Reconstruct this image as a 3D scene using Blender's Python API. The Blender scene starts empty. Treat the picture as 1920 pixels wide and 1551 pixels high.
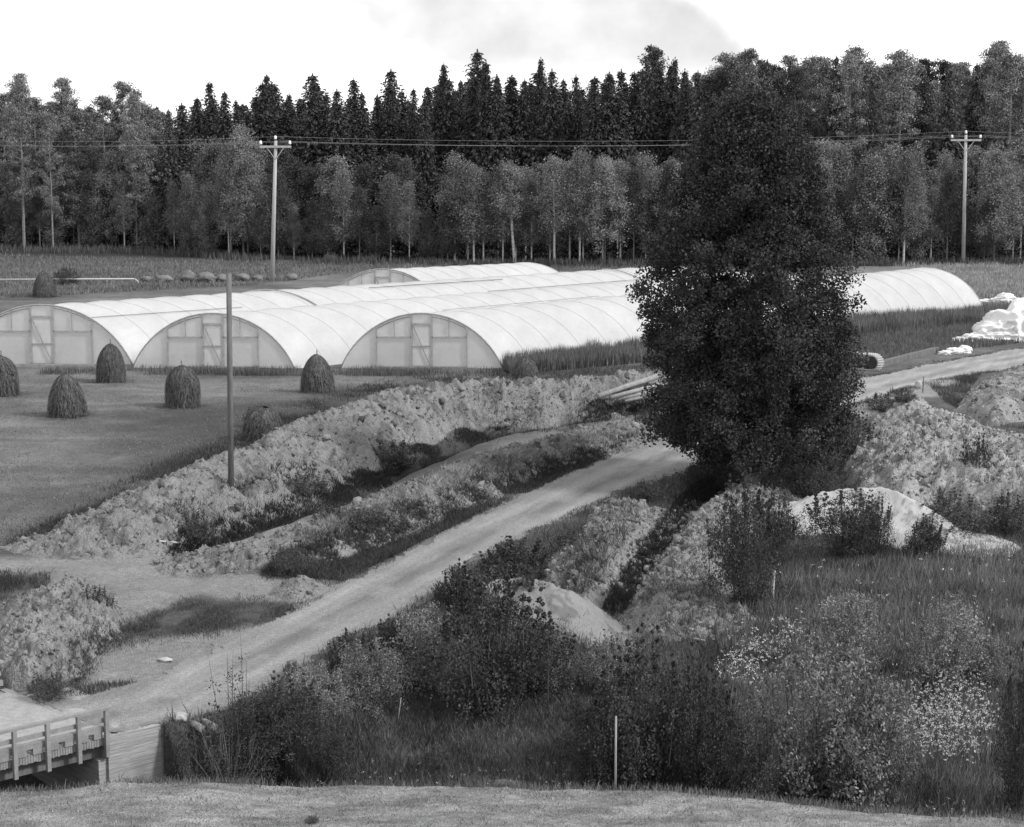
import bpy, math
import numpy as np
from mathutils import Vector, Matrix

PI = math.pi
rng = np.random.default_rng(11)
scene = bpy.context.scene
COL = scene.collection

# ------------------------------------------------------------------ camera model (photo is 1920 x 1551)
H, FPX, TH = 10.7, 3600.0, math.radians(8.38)
CT, ST = math.cos(TH), math.sin(TH)

def G(px, py, z=0.0):
    """point of the photo -> point of the place at height z"""
    px = np.asarray(px, float); py = np.asarray(py, float)
    a = (px - 960.0) / FPX; b = -(py - 775.5) / FPX
    dy = CT + b * ST; dz = -ST + b * CT
    t = (z - H) / dz
    return a * t, dy * t, np.zeros_like(t) + z

def atY(px, py, Y):
    a = (px - 960.0) / FPX; b = -(py - 775.5) / FPX
    t = Y / (CT + b * ST)
    return Vector((a * t, Y, H + (-ST + b * CT) * t))

cam_d = bpy.data.cameras.new('camera')
cam = bpy.data.objects.new('camera', cam_d); COL.objects.link(cam)
cam_d.sensor_width = 36.0; cam_d.lens = 36.0 * FPX / 1920.0
cam_d.clip_start = 0.5; cam_d.clip_end = 6000
cam.location = (0, 0, H); cam.rotation_euler = (PI / 2 - TH, 0, 0)
scene.camera = cam

# ------------------------------------------------------------------ noise
def _hash(ix, iy, seed):
    n = (ix.astype(np.int64) * 374761393 + iy.astype(np.int64) * 668265263 + seed * 974634777) & 0xFFFFFFFF
    n = ((n ^ (n >> 13)) * 1274126177) & 0xFFFFFFFF
    n = n ^ (n >> 16)
    return (n & 0xFFFF) / 65535.0

def vnoise(x, y, seed=0):
    ix = np.floor(x); iy = np.floor(y); fx = x - ix; fy = y - iy
    fx = fx * fx * fx * (fx * (fx * 6 - 15) + 10); fy = fy * fy * fy * (fy * (fy * 6 - 15) + 10)
    a = _hash(ix, iy, seed); b = _hash(ix + 1, iy, seed); c = _hash(ix, iy + 1, seed); d = _hash(ix + 1, iy + 1, seed)
    return (a + (b - a) * fx) * (1 - fy) + (c + (d - c) * fx) * fy

def fbm(x, y, oct=4, seed=0, gain=0.5):
    s = 0; amp = 1; tot = 0
    for k in range(oct):
        s = s + amp * vnoise(x + 17.3 * k, y - 9.1 * k, seed + k * 31); tot += amp
        amp *= gain; x = x * 2.03; y = y * 2.03
    return s / tot            # 0..1

def billow(x, y, oct=4, seed=0, gain=0.55):
    s = 0; amp = 1; tot = 0
    for k in range(oct):
        s = s + amp * (1 - np.abs(2 * vnoise(x + 13.7 * k, y + 5.1 * k, seed + k * 57) - 1)); tot += amp
        amp *= gain; x = x * 2.1; y = y * 2.1
    return s / tot

def sstep(a, b, x):
    t = np.clip((x - a) / (b - a), 0, 1)
    return t * t * (3 - 2 * t)

def seg_dist(x, y, pts, closed=False):
    d = np.full(np.shape(x), 1e9); n = len(pts)
    for i in range(n if closed else n - 1):
        ax, ay = pts[i]; bx, by = pts[(i + 1) % n]
        vx, vy = bx - ax, by - ay
        t = np.clip(((x - ax) * vx + (y - ay) * vy) / (vx * vx + vy * vy + 1e-9), 0, 1)
        d = np.minimum(d, np.hypot(x - ax - t * vx, y - ay - t * vy))
    return d

def sdf(x, y, pts):
    """signed distance, negative inside"""
    d = seg_dist(x, y, pts, True); ins = np.zeros(np.shape(x), bool); n = len(pts)
    for i in range(n):
        ax, ay = pts[i]; bx, by = pts[(i + 1) % n]
        if ay == by: continue
        c = ((ay > y) != (by > y)) & (x < (bx - ax) * (y - ay) / (by - ay) + ax)
        ins ^= c
    return np.where(ins, -d, d)

def wpoly(pts, z=0.0):
    X, Y, _ = G([p[0] for p in pts], [p[1] for p in pts], z)
    return list(zip(X.tolist(), Y.tolist()))

# ------------------------------------------------------------------ ground shape
CREST = [(-500, 1476), (0, 1480), (300, 1474), (640, 1470), (960, 1476), (1250, 1491), (1500, 1512), (1750, 1532), (1920, 1541), (2400, 1560)]
_cx, _cy, _ = G([p[0] for p in CREST], [p[1] for p in CREST], 0.6)
ROAD = wpoly([(204, 1384), (-14, 1300), (150, 1306), (290, 1277), (430, 1196), (560, 1140), (640, 1092), (720, 1055), (800, 1012), (880, 975), (960, 935), (1040, 900), (1130, 860),
              (1230, 815), (1330, 782), (1450, 750), (1600, 713), (1760, 680), (1920, 652), (2200, 605),
              (2200, 640), (1920, 688), (1800, 706), (1740, 716), (1600, 760), (1500, 800), (1400, 836), (1320, 868), (1240, 897), (1150, 931), (1000, 996), (900, 1044),
              (830, 1095), (770, 1145), (700, 1178), (640, 1200), (560, 1254), (500, 1295), (430, 1334), (292, 1363)])
_b = G(201, 1382, 0.0); BRX, BRY = float(_b[0]), float(_b[1])
_c = G(22, 1425, 0.0); AXD = np.array([float(_c[0]) - BRX, float(_c[1]) - BRY]); AXD /= np.linalg.norm(AXD); WXD = np.array([AXD[1], -AXD[0]])      # corner of the bridge abutment
DITCH = wpoly([(1240, 752), (1185, 765), (1050, 787), (930, 803), (850, 825), (760, 862), (680, 903), (600, 937), (500, 967), (400, 1000), (330, 1020)])
BANK2 = wpoly([(1215, 790), (1130, 800), (1050, 818), (960, 838), (880, 862), (800, 895), (720, 930), (640, 962), (560, 1000), (480, 1030)])
TRENCH = wpoly([(1350, 890), (1290, 950), (1230, 1030), (1180, 1095), (1150, 1140)])

def base_z(x, y):
    x = np.asarray(x, float); y = np.asarray(y, float)
    e = y - np.interp(x, _cx, _cy)
    val = np.interp(e, [-60, -4, 0, .5, 1.6, 2.8, 5.5, 9, 14, 20, 26], [1.6, .7, .6, .35, -.7, -1.4, -1.35, -.95, -.45, -.12, 0])
    dr = sdf(x, y, ROAD)
    q = -(x - BRX) * AXD[0] - (y - BRY) * AXD[1]; wl = (x - BRX) * WXD[0] + (y - BRY) * WXD[1]              # along the bridge, positive behind its abutment
    side = -((x - BRX) * .940 - (y - BRY) * .340)          # positive on the field side of the road
    lev = sstep(-.8, .2, side) * np.where(wl < 4.3, q > 0.12, sstep(-2.2, .12, q)) * (wl > .02 - 3 * sstep(1.08, 1.5, q))
    steep = np.where(q < 2.6, 1.5, .5)
    zr = np.where((q > 0.12) & ((wl > 0.02) | (q > 1.08)), -steep * np.maximum(dr - np.where(q < 2.6, .08, .35), 0), -30)
    far = e > 1.2
    z = np.where(far, np.maximum(val, zr), val)
    z = np.where(far, z * (1 - lev), z)
    dd = seg_dist(x, y, DITCH); z = z - 0.55 * np.exp(-(dd / 0.75) ** 2)
    dt = seg_dist(x, y, TRENCH); z = z - 0.7 * np.exp(-(dt / 0.75) ** 2)
    rough = sstep(-.2, 1.0, dr)
    z = z + (fbm(x * .35, y * .35, 3, 2) - .5) * .22 * rough + (fbm(x * 1.7, y * 1.7, 3, 3) - .5) * .07 * rough * sstep(140, 60, y)
    z = z + (1 - rough) * ((fbm(x * 1.1, y * 1.1, 3, 8) - .5) * .06)
    return z

HEAPS = []
def top_z(x, y):
    z = base_z(x, y)
    for fn in HEAPS: z = z + np.maximum(fn(np.asarray(x, float), np.asarray(y, float)), 0)
    return z

def at(px, py, surf=base_z):
    px = np.asarray(px, float); py = np.asarray(py, float)
    z = np.zeros_like(px)
    for _ in range(14):
        X, Y, _z = G(px, py, z); z = 0.4 * z + 0.6 * surf(X, Y)
    X, Y, _z = G(px, py, z)
    return X, Y, surf(X, Y)

def at1(px, py, surf=base_z):
    X, Y, Z = at(np.array([px]), np.array([py]), surf)
    return Vector((float(X[0]), float(Y[0]), float(Z[0])))

# ------------------------------------------------------------------ materials (a black and white picture: greys only)
def mat(name, base=None, noises=(), rough=0.9, spec=0.15, bump=None, transl=0.0, rand=0.0, stretch=None, coord='Object'):
    m = bpy.data.materials.new(name); m.use_nodes = True
    nt = m.node_tree; N = nt.nodes; L = nt.links; N.clear()
    out = N.new('ShaderNodeOutputMaterial')
    if base is None:
        a = N.new('ShaderNodeAttribute'); a.attribute_name = 'tone'; val = a.outputs['Fac']
    else:
        v = N.new('ShaderNodeValue'); v.outputs[0].default_value = base; val = v.outputs[0]
    tc = N.new('ShaderNodeTexCoord'); co = tc.outputs[coord]
    if stretch:
        mp = N.new('ShaderNodeMapping'); mp.inputs['Scale'].default_value = stretch; L.new(co, mp.inputs['Vector']); co = mp.outputs[0]
    for sc, amp, det in noises:
        n = N.new('ShaderNodeTexNoise'); n.inputs['Scale'].default_value = sc; n.inputs['Detail'].default_value = det
        n.inputs['Roughness'].default_value = 0.65; L.new(co, n.inputs['Vector'])
        r = N.new('ShaderNodeMapRange'); r.inputs[1].default_value = .28; r.inputs[2].default_value = .72
        r.inputs[3].default_value = 1 - amp; r.inputs[4].default_value = 1 + amp; L.new(n.outputs[0], r.inputs[0])
        k = N.new('ShaderNodeMath'); k.operation = 'MULTIPLY'; L.new(val, k.inputs[0]); L.new(r.outputs[0], k.inputs[1]); val = k.outputs[0]
    if rand:
        oi = N.new('ShaderNodeObjectInfo')
        r = N.new('ShaderNodeMapRange'); r.inputs[3].default_value = 1 - rand; r.inputs[4].default_value = 1 + rand; L.new(oi.outputs['Random'], r.inputs[0])
        k = N.new('ShaderNodeMath'); k.operation = 'MULTIPLY'; L.new(val, k.inputs[0]); L.new(r.outputs[0], k.inputs[1]); val = k.outputs[0]
    p = N.new('ShaderNodeBsdfPrincipled'); p.inputs['Roughness'].default_value = rough; p.inputs['Specular IOR Level'].default_value = spec
    L.new(val, p.inputs['Base Color'])
    if bump:
        n = N.new('ShaderNodeTexNoise'); n.inputs['Scale'].default_value = bump[0]; n.inputs['Detail'].default_value = 6; L.new(co, n.inputs['Vector'])
        b = N.new('ShaderNodeBump'); b.inputs['Strength'].default_value = bump[1]; b.inputs['Distance'].default_value = bump[2]
        L.new(n.outputs[0], b.inputs['Height']); L.new(b.outputs[0], p.inputs['Normal'])
    sh = p.outputs[0]
    if transl:
        t = N.new('ShaderNodeBsdfTranslucent'); L.new(val, t.inputs['Color'])
        mx = N.new('ShaderNodeMixShader'); mx.inputs[0].default_value = transl; L.new(sh, mx.inputs[1]); L.new(t.outputs[0], mx.inputs[2]); sh = mx.outputs[0]
    L.new(sh, out.inputs['Surface'])
    return m

M = {
    'ground': mat('ground_cover', None, ((.9, .2, 5), (7.0, .26, 6), (34.0, .42, 4)), bump=(26, 1.0, .07)),
    'road': mat('road_gravel', None, ((.55, .14, 4), (11.0, .26, 6), (45.0, .36, 4)), bump=(30, .9, .05)),
    'spoil': mat('dug_earth', None, ((2.2, .2, 6), (14.0, .3, 6)), bump=(20, 1.0, .09)),
    'sand': mat('pale_sand', None, ((1.5, .12, 5), (30.0, .14, 4)), bump=(40, .5, .03)),
    'blade': mat('grass_blade', None, (), rough=.8, spec=.1, transl=.25),
    'leaf': mat('leaf', None, (), rough=.75, spec=.12, transl=.22, rand=.12),
    'leaf_dark': mat('birch_leaf', None, (), rough=.7, spec=.12, transl=.12),
    'needle': mat('needle', None, (), rough=.85, spec=.08, rand=.22),
    'forest_leaf': mat('forest_leaf', None, (), rough=.85, spec=.08, transl=.25, rand=.2),
    'bark': mat('bark', .07, ((9, .35, 4),), bump=(20, .6, .02)),
    'birch_bark': mat('birch_bark', .42, ((3.5, .45, 3),), stretch=(1, 1, 3)),
    'grey_bark': mat('grey_bark', .2, ((3.5, .4, 3),), stretch=(1, 1, 2)),
    'wood': mat('weathered_wood', .26, ((3, .25, 4), (30, .25, 3)), stretch=(1, 1, .15), bump=(40, .3, .01)),
    'pole_wood': mat('pole_wood', .36, ((4, .22, 4), (40, .2, 3)), stretch=(1, 1, .08)),
    'post_wood': mat('post_wood', .13, ((4, .3, 4), (30, .3, 3)), stretch=(1, 1, .1), bump=(40, .4, .01)),
    'rail_wood': mat('rail_wood', .23, ((5, .2, 4), (50, .22, 3)), bump=(60, .3, .006)),
    'log_wood': mat('log_wood', .24, ((4, .28, 4), (25, .25, 3)), bump=(30, .4, .01)),
    'pale_wood': mat('pale_wood', .5, ((6, .2, 4),)),
    'frame_wood': mat('frame_wood', .3, ((8, .25, 3),)),
    'concrete': mat('board_marked_concrete', .29, ((2.6, .3, 3), (24, .26, 4)), bump=(4, .7, .025), stretch=(.3, .3, 6)),
    'insul': mat('porcelain', .85, (), rough=.25, spec=.5),
    'wire': mat('wire', .3, (), rough=.5, spec=.3),
    'hay': mat('hay', None, ((6, .25, 4),), rough=.9, transl=.1),
    'stone': mat('stone', .16, ((2.5, .3, 5), (16, .2, 4)), bump=(10, .7, .05)),
    'white_stone': mat('white_stone', .38, ((4, .2, 4),)),
    'deck_gravel': mat('deck_gravel', .3, ((6, .2, 5), (40, .3, 4)), bump=(40, .5, .02)),
    'metal': mat('dull_metal', .42, ((6, .2, 3),), rough=.6, spec=.3),
    'dark_metal': mat('dark_metal', .04, ((6, .3, 3),), rough=.7),
    'sheet': mat('white_plastic_sheet', .82, ((3, .06, 3),), rough=.45, spec=.3, transl=.15, bump=(5, .4, .05)),
    'track_pad': mat('track_pad', .42, ((12, .25, 4),), rough=.5, spec=.4),
}

def film_mat(name, base, transl, tint):
    m = mat(name, base, ((.9, tint, 5), (9.0, tint * .5, 4)), rough=.4, spec=.35, transl=transl, bump=(4.0, .35, .05))
    return m
M['film'] = film_mat('tunnel_film', .71, .42, .09)
M['film_end'] = film_mat('end_wall_film', .86, .68, .07)
M['film_door'] = film_mat('door_film', .88, .68, .06)
M['hoop'] = mat('hoop_tube', .56, (), rough=.5)
M['rope'] = mat('rope', .12, (), rough=.8)

# ------------------------------------------------------------------ mesh helpers
def mesh_np(name, V, F, m, tone=None, smooth=False):
    V = np.ascontiguousarray(V, np.float32); F = np.ascontiguousarray(F, np.int32)
    me = bpy.data.meshes.new(name); nf, k = F.shape
    me.vertices.add(len(V)); me.vertices.foreach_set('co', V.ravel())
    me.loops.add(nf * k); me.loops.foreach_set('vertex_index', F.ravel())
    me.polygons.add(nf); me.polygons.foreach_set('loop_start', np.arange(0, nf * k, k, dtype=np.int32))
    me.update(calc_edges=True)
    if tone is not None:
        a = me.attributes.new('tone', 'FLOAT', 'POINT'); a.data.foreach_set('value', np.ascontiguousarray(tone, np.float32))
    if smooth: me.polygons.foreach_set('use_smooth', np.ones(nf, bool))
    me.materials.append(m)
    return me

class MB:
    def __init__(s): s.v = []; s.f = []
    def box(s, c, size, R=None):
        R = R or Matrix.Identity(3); n = len(s.v); c = Vector(c)
        for dx in (-.5, .5):
            for dy in (-.5, .5):
                for dz in (-.5, .5): s.v.append(c + R @ Vector((dx * size[0], dy * size[1], dz * size[2])))
        for q in ((0, 1, 3, 2), (4, 6, 7, 5), (0, 4, 5, 1), (2, 3, 7, 6), (0, 2, 6, 4), (1, 5, 7, 3)): s.f.append([n + i for i in q])
        return s
    def beam(s, a, b, w, h, up=(0, 0, 1)):
        a = Vector(a); b = Vector(b); d = (b - a); L = d.length; d.normalize(); up = Vector(up)
        x = d.cross(up)
        if x.length < 1e-4: x = d.cross(Vector((0, 1, 0)))
        x.normalize(); u = x.cross(d).normalized()
        R = Matrix((x, d, u)).transposed()
        return s.box((a + b) / 2, (w, L, h), R)
    def tube(s, pts, rad, n=8, cap=True):
        pts = [Vector(p) for p in pts]; base = len(s.v); k = len(pts)
        if not hasattr(rad, '__len__'): rad = [rad] * k
        ref = None
        for i, p in enumerate(pts):
            t = (pts[min(i + 1, k - 1)] - pts[max(i - 1, 0)]).normalized()
            if ref is None:
                ref = t.cross(Vector((0, 0, 1)) if abs(t.z) < .9 else Vector((1, 0, 0))).normalized()
            ref = (ref - t * ref.dot(t)).normalized(); b = t.cross(ref)
            for j in range(n):
                a = 2 * PI * j / n
                s.v.append(p + (ref * math.cos(a) + b * math.sin(a)) * rad[i])
        for i in range(k - 1):
            for j in range(n):
                s.f.append([base + i * n + j, base + i * n + (j + 1) % n, base + (i + 1) * n + (j + 1) % n, base + (i + 1) * n + j])
        if cap:
            s.f.append([base + j for j in range(n)][::-1]); s.f.append([base + (k - 1) * n + j for j in range(n)])
        return s
    def mesh(s, name, m, smooth=False):
        me = bpy.data.meshes.new(name); me.from_pydata([tuple(v) for v in s.v], [], s.f); me.update()
        me.materials.append(m)
        if smooth: me.polygons.foreach_set('use_smooth', np.ones(len(me.polygons), bool))
        return me

def link(name, me, parent=None, loc=None):
    o = bpy.data.objects.new(name, me); COL.objects.link(o)
    if parent is not None: o.parent = parent
    if loc is not None: o.location = loc
    return o

def tag(o, label=None, cat=None, group=None, kind=None):
    if label: o['label'] = label
    if cat: o['category'] = cat
    if group: o['group'] = group
    if kind: o['kind'] = kind
    return o

def thing(name, label, cat, loc=(0, 0, 0), group=None, rz=0.0):
    o = bpy.data.objects.new(name, None); COL.objects.link(o); o.location = loc; o.rotation_euler = (0, 0, rz)
    o.empty_display_size = .3
    return tag(o, label, cat, group)

def dup(src, loc, rz=0.0, scale=(1, 1, 1), label=None, group=None):
    r = src.copy(); COL.objects.link(r); r.location = loc; r.rotation_euler = (0, 0, rz); r.scale = scale
    if label: r['label'] = label
    if group: r['group'] = group
    for ch in src.children:
        c = ch.copy(); COL.objects.link(c); c.parent = r
        for g in ch.children:
            d = g.copy(); COL.objects.link(d); d.parent = c
    return r

# ------------------------------------------------------------------ leaves and blades
def leaf_quads(C, size, aspect=.6, r=rng, axis=None, jitter=.6):
    C = np.asarray(C); n = len(C)
    u = r.normal(size=(n, 3))
    if axis is not None: u = axis * (1 - jitter) * 1.8 + u * jitter
    u /= np.linalg.norm(u, axis=1)[:, None]
    w = r.normal(size=(n, 3)); v = np.cross(u, w); v /= np.linalg.norm(v, axis=1)[:, None]
    s = (size * r.uniform(.6, 1.3, n))[:, None] if np.isscalar(size) else np.asarray(size)[:, None]
    a = u * s * .5; b = v * s * .5 * aspect
    V = np.stack([C - a, C + b, C + a, C - b], 1).reshape(-1, 3)
    F = np.arange(4 * n).reshape(n, 4)
    return V, F

def puff(r, n, soft=False):
    d = r.normal(size=(n, 3)); d /= np.linalg.norm(d, axis=1)[:, None]
    return d * ((r.random(n) ** .8 * 2.0) if soft else (r.random(n) ** .42 * 1.5))[:, None]

def tones(n, per, base, var, r=rng):
    return np.repeat(base * (1 + var * r.uniform(-1, 1, n)), per)

def blades(X, Y, Z, h, w, lean=.35, r=rng):
    n = len(X); a = r.uniform(0, 2 * PI, n); ca, sa = np.cos(a), np.sin(a)
    la = r.uniform(0, 2 * PI, n); l = h * lean * r.uniform(.1, 1, n)
    base = np.stack([X, Y, Z - .02], 1); side = np.stack([ca * w * .5, sa * w * .5, 0 * ca], 1)
    tip = base + np.stack([np.cos(la) * l, np.sin(la) * l, h], 1)
    mid = base + (tip - base) * .55 + np.stack([0 * h, 0 * h, h * .08], 1)
    V = np.stack([base - side, base + side, mid + side * .7, tip, mid - side * .7], 1).reshape(-1, 3)
    return V, np.arange(5 * n).reshape(n, 5)

def in_poly(px, py, poly):
    return sdf(px, py, poly) < 0

def scatter_px(poly, n, r=rng, soft=0):
    xs = [p[0] for p in poly]; ys = [p[1] for p in poly]; ox = []; oy = []; got = 0
    while got < n:
        px = r.uniform(min(xs) - soft, max(xs) + soft, n * 2); py = r.uniform(min(ys) - soft, max(ys) + soft, n * 2)
        d = sdf(px, py, poly); k = d < (r.normal(size=len(px)) * soft if soft else 0)
        ox.append(px[k]); oy.append(py[k]); got += int(k.sum())
    return np.concatenate(ox)[:n], np.concatenate(oy)[:n]

# ------------------------------------------------------------------ spoil heaps: real heaps standing on the ground
def rest_px(px_pts, h):
    X, Y, Z = at(np.array([p[0] for p in px_pts], float), np.array([p[1] for p in px_pts], float), lambda x, y: base_z(x, y) + h)
    return list(zip(X.tolist(), Y.tolist()))

def ridge_fn(crest_px, zc, height, width, lump=.3, seed=1, freq=1.3, taper=None):
    hs = height if hasattr(height, '__len__') else [height] * len(crest_px)
    pts = rest_px(crest_px, np.array(hs))
    def fn(x, y):
        best = np.full(np.shape(x), 1e9); hh = np.zeros(np.shape(x))
        for i in range(len(pts) - 1):
            ax, ay = pts[i]; bx, by = pts[i + 1]; vx, vy = bx - ax, by - ay
            t = np.clip(((x - ax) * vx + (y - ay) * vy) / (vx * vx + vy * vy), 0, 1)
            d = np.hypot(x - ax - t * vx, y - ay - t * vy); k = d < best
            best = np.where(k, d, best); hh = np.where(k, hs[i] + (hs[i + 1] - hs[i]) * t, hh)
        wob = 1 + .35 * (fbm(x * .7, y * .7, 2, seed + 4) - .5)
        w = width * wob
        prof = np.clip(1 - best / w, 0, 1); prof = np.where(prof > .75, .75 + (prof - .75) * .8, prof)
        f = sstep(0, .3, prof)
        return 1.1 * hh * prof + f * lump * (.8 * (billow(x * freq * 1.4, y * freq * 1.4, 5, seed, .62) - .52) + .5 * (billow(x * freq * 4.2, y * freq * 4.2, 3, seed + 9) - .5)) - .03
    return fn, pts, width * 1.25

def area_fn(poly_px, zc, height, edge, lump=.3, seed=1, freq=1.3, smooth=False):
    pts = rest_px(poly_px, zc)
    def fn(x, y):
        d = -sdf(x, y, pts) + (0 if smooth else (fbm(x * .9, y * .9, 3, seed + 3) - .5) * .8)
        prof = np.clip(d / edge, 0, 1)
        prof = prof * (2 - prof) if not smooth else sstep(-.15, 1, prof) * prof
        f = sstep(0, .3, prof)
        return height * prof + f * lump * (.8 * (billow(x * freq * 1.4, y * freq * 1.4, 5, seed, .62) - .52) + .5 * (billow(x * freq * 4.2, y * freq * 4.2, 3, seed + 9) - .5)) - .03
    return fn, pts, .6

def heap(name, label, cat, spec, m, tone, step, tone_fn=None, group=None):
    fn, pts, marg = spec
    xs = [p[0] for p in pts]; ys = [p[1] for p in pts]
    x = np.arange(min(xs) - marg, max(xs) + marg, step); y = np.arange(min(ys) - marg, max(ys) + marg, step)
    X, Y = np.meshgrid(x, y); Hh = fn(X, Y); Z = base_z(X, Y) + Hh
    keep = Hh > -.028
    idx = np.arange(X.size).reshape(X.shape)
    q = np.stack([idx[:-1, :-1], idx[:-1, 1:], idx[1:, 1:], idx[1:, :-1]], -1)
    kq = keep[:-1, :-1] | keep[:-1, 1:] | keep[1:, 1:] | keep[1:, :-1]
    F = q[kq]
    used, inv = np.unique(F, return_inverse=True)
    V = np.stack([X.ravel()[used], Y.ravel()[used], Z.ravel()[used]], 1); F = inv.reshape(F.shape)
    T = np.full(len(V), tone) * (.86 + .28 * fbm(V[:, 0] * 1.9, V[:, 1] * 1.9, 4, 77))
    if tone_fn is not None: T = tone_fn(V[:, 0], V[:, 1], T, fn(V[:, 0], V[:, 1]))
    if m is M['spoil']:
        r = np.random.default_rng(len(HEAPS) + 40); hv = fn(V[:, 0], V[:, 1]); cand = np.nonzero(hv > .05)[0]
        n = min(2600, len(cand) // 9); pk = r.choice(cand, n, False); sz = r.uniform(.018, .042, n) * (1 + 1.5 * (r.random(n) > .93)) * (.55 if V[:, 1].mean() < 46 else 1.0)
        cube = np.array([(a, b, c) for a in (-1, 1) for b in (-1, 1) for c in (-1, 1)], float)
        K = cube[None] * (.55 + .75 * r.random((n, 8, 1))) * sz[:, None, None] * r.uniform(.6, 1.3, (n, 1, 3))
        an = r.uniform(0, 6.28, n); ca, sa = np.cos(an)[:, None], np.sin(an)[:, None]
        K = np.stack([K[..., 0] * ca - K[..., 1] * sa, K[..., 0] * sa + K[..., 1] * ca, K[..., 2] + .3 * K[..., 0]], -1) + V[pk][:, None]
        qf = np.array([(0, 1, 3, 2), (4, 6, 7, 5), (0, 4, 5, 1), (2, 3, 7, 6), (0, 2, 6, 4), (1, 5, 7, 3)])
        F = np.concatenate([F, (qf[None] + (np.arange(n) * 8)[:, None, None] + len(V)).reshape(-1, 4)])
        T = np.concatenate([T, np.repeat(tone * r.uniform(.5, 1.35, n), 8)]); V = np.concatenate([V, K.reshape(-1, 3)])
    base = Vector((float(V[:, 0].mean()), float(V[:, 1].mean()), 0)); V = V - np.array(base)
    o = link(name, mesh_np(name, V, F, m, T, smooth=False), None, base)
    HEAPS.append(fn)
    return tag(o, label, cat, group)

def mossy(am, dark, seed, sc=.8, lo=.5, hi=.62):
    def f(x, y, T, h):
        k = sstep(lo, hi, fbm(x * sc * 1.6, y * sc * 1.6, 4, seed) + .5 * (fbm(x * 7, y * 7, 3, seed + 1) - .5)) * am
        return T * (1 - k) + dark * k
    return f

BERM = [(1260, 700), (1200, 706), (1130, 712), (1080, 718), (960, 718), (870, 723), (780, 733), (720, 745), (640, 773), (560, 800), (480, 848), (420, 866), (340, 893), (270, 935), (215, 975), (180, 1005)]
heap('spoil_bank', 'long clodded bank of dug earth curving along the edge of the hayfield', 'earth bank',
     ridge_fn(BERM, 1.3, [.8, .9, 1.0, 1.1, 1.2, 1.2, 1.2, 1.2, 1.2, 1.2, 1.2, 1.15, 1.05, .8, .5, .2], 2.3, .7, 3, 1.1), M['spoil'], .22, .065, mossy(.6, .08, 12, .9, .58, .68))
heap('spoil_bank', 'lower second bank of rough pale earth between the ditch and the road', 'earth bank',
     ridge_fn([(1222, 794), (1130, 806), (1050, 824), (960, 846), (880, 872), (800, 906), (720, 940), (640, 972), (560, 1002), (470, 1028), (400, 1050)], .8, [.3, .5, .6, .62, .62, .62, .6, .55, .5, .35, .1], 1.6, .55, 15, 1.4), M['spoil'], .22, .055, mossy(.55, .08, 16, 1.0, .56, .66))
heap('spoil_heap', 'big rubbly pale earth heap right of the large tree', 'earth heap',
     area_fn([(1585, 830), (1615, 775), (1700, 742), (1765, 752), (1800, 780), (1860, 798), (1960, 826), (2060, 850), (2060, 960), (1960, 945), (1860, 930), (1760, 905), (1680, 905), (1600, 885)], .8, 1.15, 2.4, .7, 21, 1.2),
     M['spoil'], .34, .07, mossy(.6, .1, 22, .6, .56, .68))
heap('spoil_heap', 'small pale earth heap beside the road at the right edge', 'earth heap',
     area_fn([(1790, 752), (1835, 712), (1870, 698), (1930, 690), (2010, 705), (2010, 750), (1920, 765), (1860, 775)], .5, .9, 1.6, .35, 31, 1.4), M['spoil'], .29, .07, mossy(.6, .1, 33, .8, .54, .66))
heap('sand_heap', 'smooth pale sand heap below the big rubbly heap', 'sand heap',
     ridge_fn([(1475, 945), (1525, 930), (1600, 918), (1650, 915), (1705, 935), (1765, 970), (1810, 1005)], .9, [.3, .8, 1.05, 1.1, .95, .65, .2], 1.55, .16, 41, 1.0), M['sand'], .4, .06, mossy(.6, .12, 43, 1.0, .6, .7))
heap('sand_heap', 'low smooth sand heap among dark shrubs beside the lower road', 'sand heap',
     ridge_fn([(890, 1104), (930, 1090), (985, 1088), (1040, 1100), (1110, 1142), (1180, 1172)], .8, [.2, .6, .72, .7, .55, .2], 1.5, .22, 51, 1.2), M['sand'], .22, .05, mossy(.6, .09, 53, 1.0, .6, .7))
heap('spoil_heap', 'steep crumbling earth ridge at the foot of the large tree', 'earth heap',
     ridge_fn([(1380, 925), (1330, 955), (1290, 985), (1240, 1045), (1205, 1095), (1235, 1130), (1280, 1150)], .9, [.3, .5, .55, .55, .5, .35, .1], 2.2, .55, 61, 1.3), M['spoil'], .25, .05, mossy(.4, .07, 63, .9, .55, .66))
heap('spoil_heap', 'tussocky earth mound between the road and the trench', 'earth heap',
     ridge_fn([(1175, 945), (1150, 985), (1105, 1025), (1075, 1065), (1105, 1100)], .5, [.12, .26, .34, .36, .15], .95, .55, 71, 1.9), M['spoil'], .23, .05, mossy(.5, .08, 73, 1.1, .54, .64))
heap('spoil_heap', 'rough cloddy earth heap above the bridge at the left edge', 'earth heap',
     area_fn([(-70, 1200), (-40, 1150), (60, 1105), (110, 1090), (170, 1090), (220, 1110), (235, 1150), (190, 1190), (150, 1240), (100, 1270), (20, 1278), (-50, 1265)], .3, .55, 1.5, .75, 81, 1.1), M['spoil'], .23, .04, mossy(.5, .07, 83, .9, .56, .66))
heap('spoil_heap', 'low rounded earth lip at the roadside below the bare soil', 'earth heap',
     area_fn([(480, 1100), (500, 1080), (560, 1070), (620, 1075), (650, 1090), (600, 1110), (540, 1125)], .2, .35, .9, .15, 91, 1.4, True), M['spoil'], .21, .04)

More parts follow.
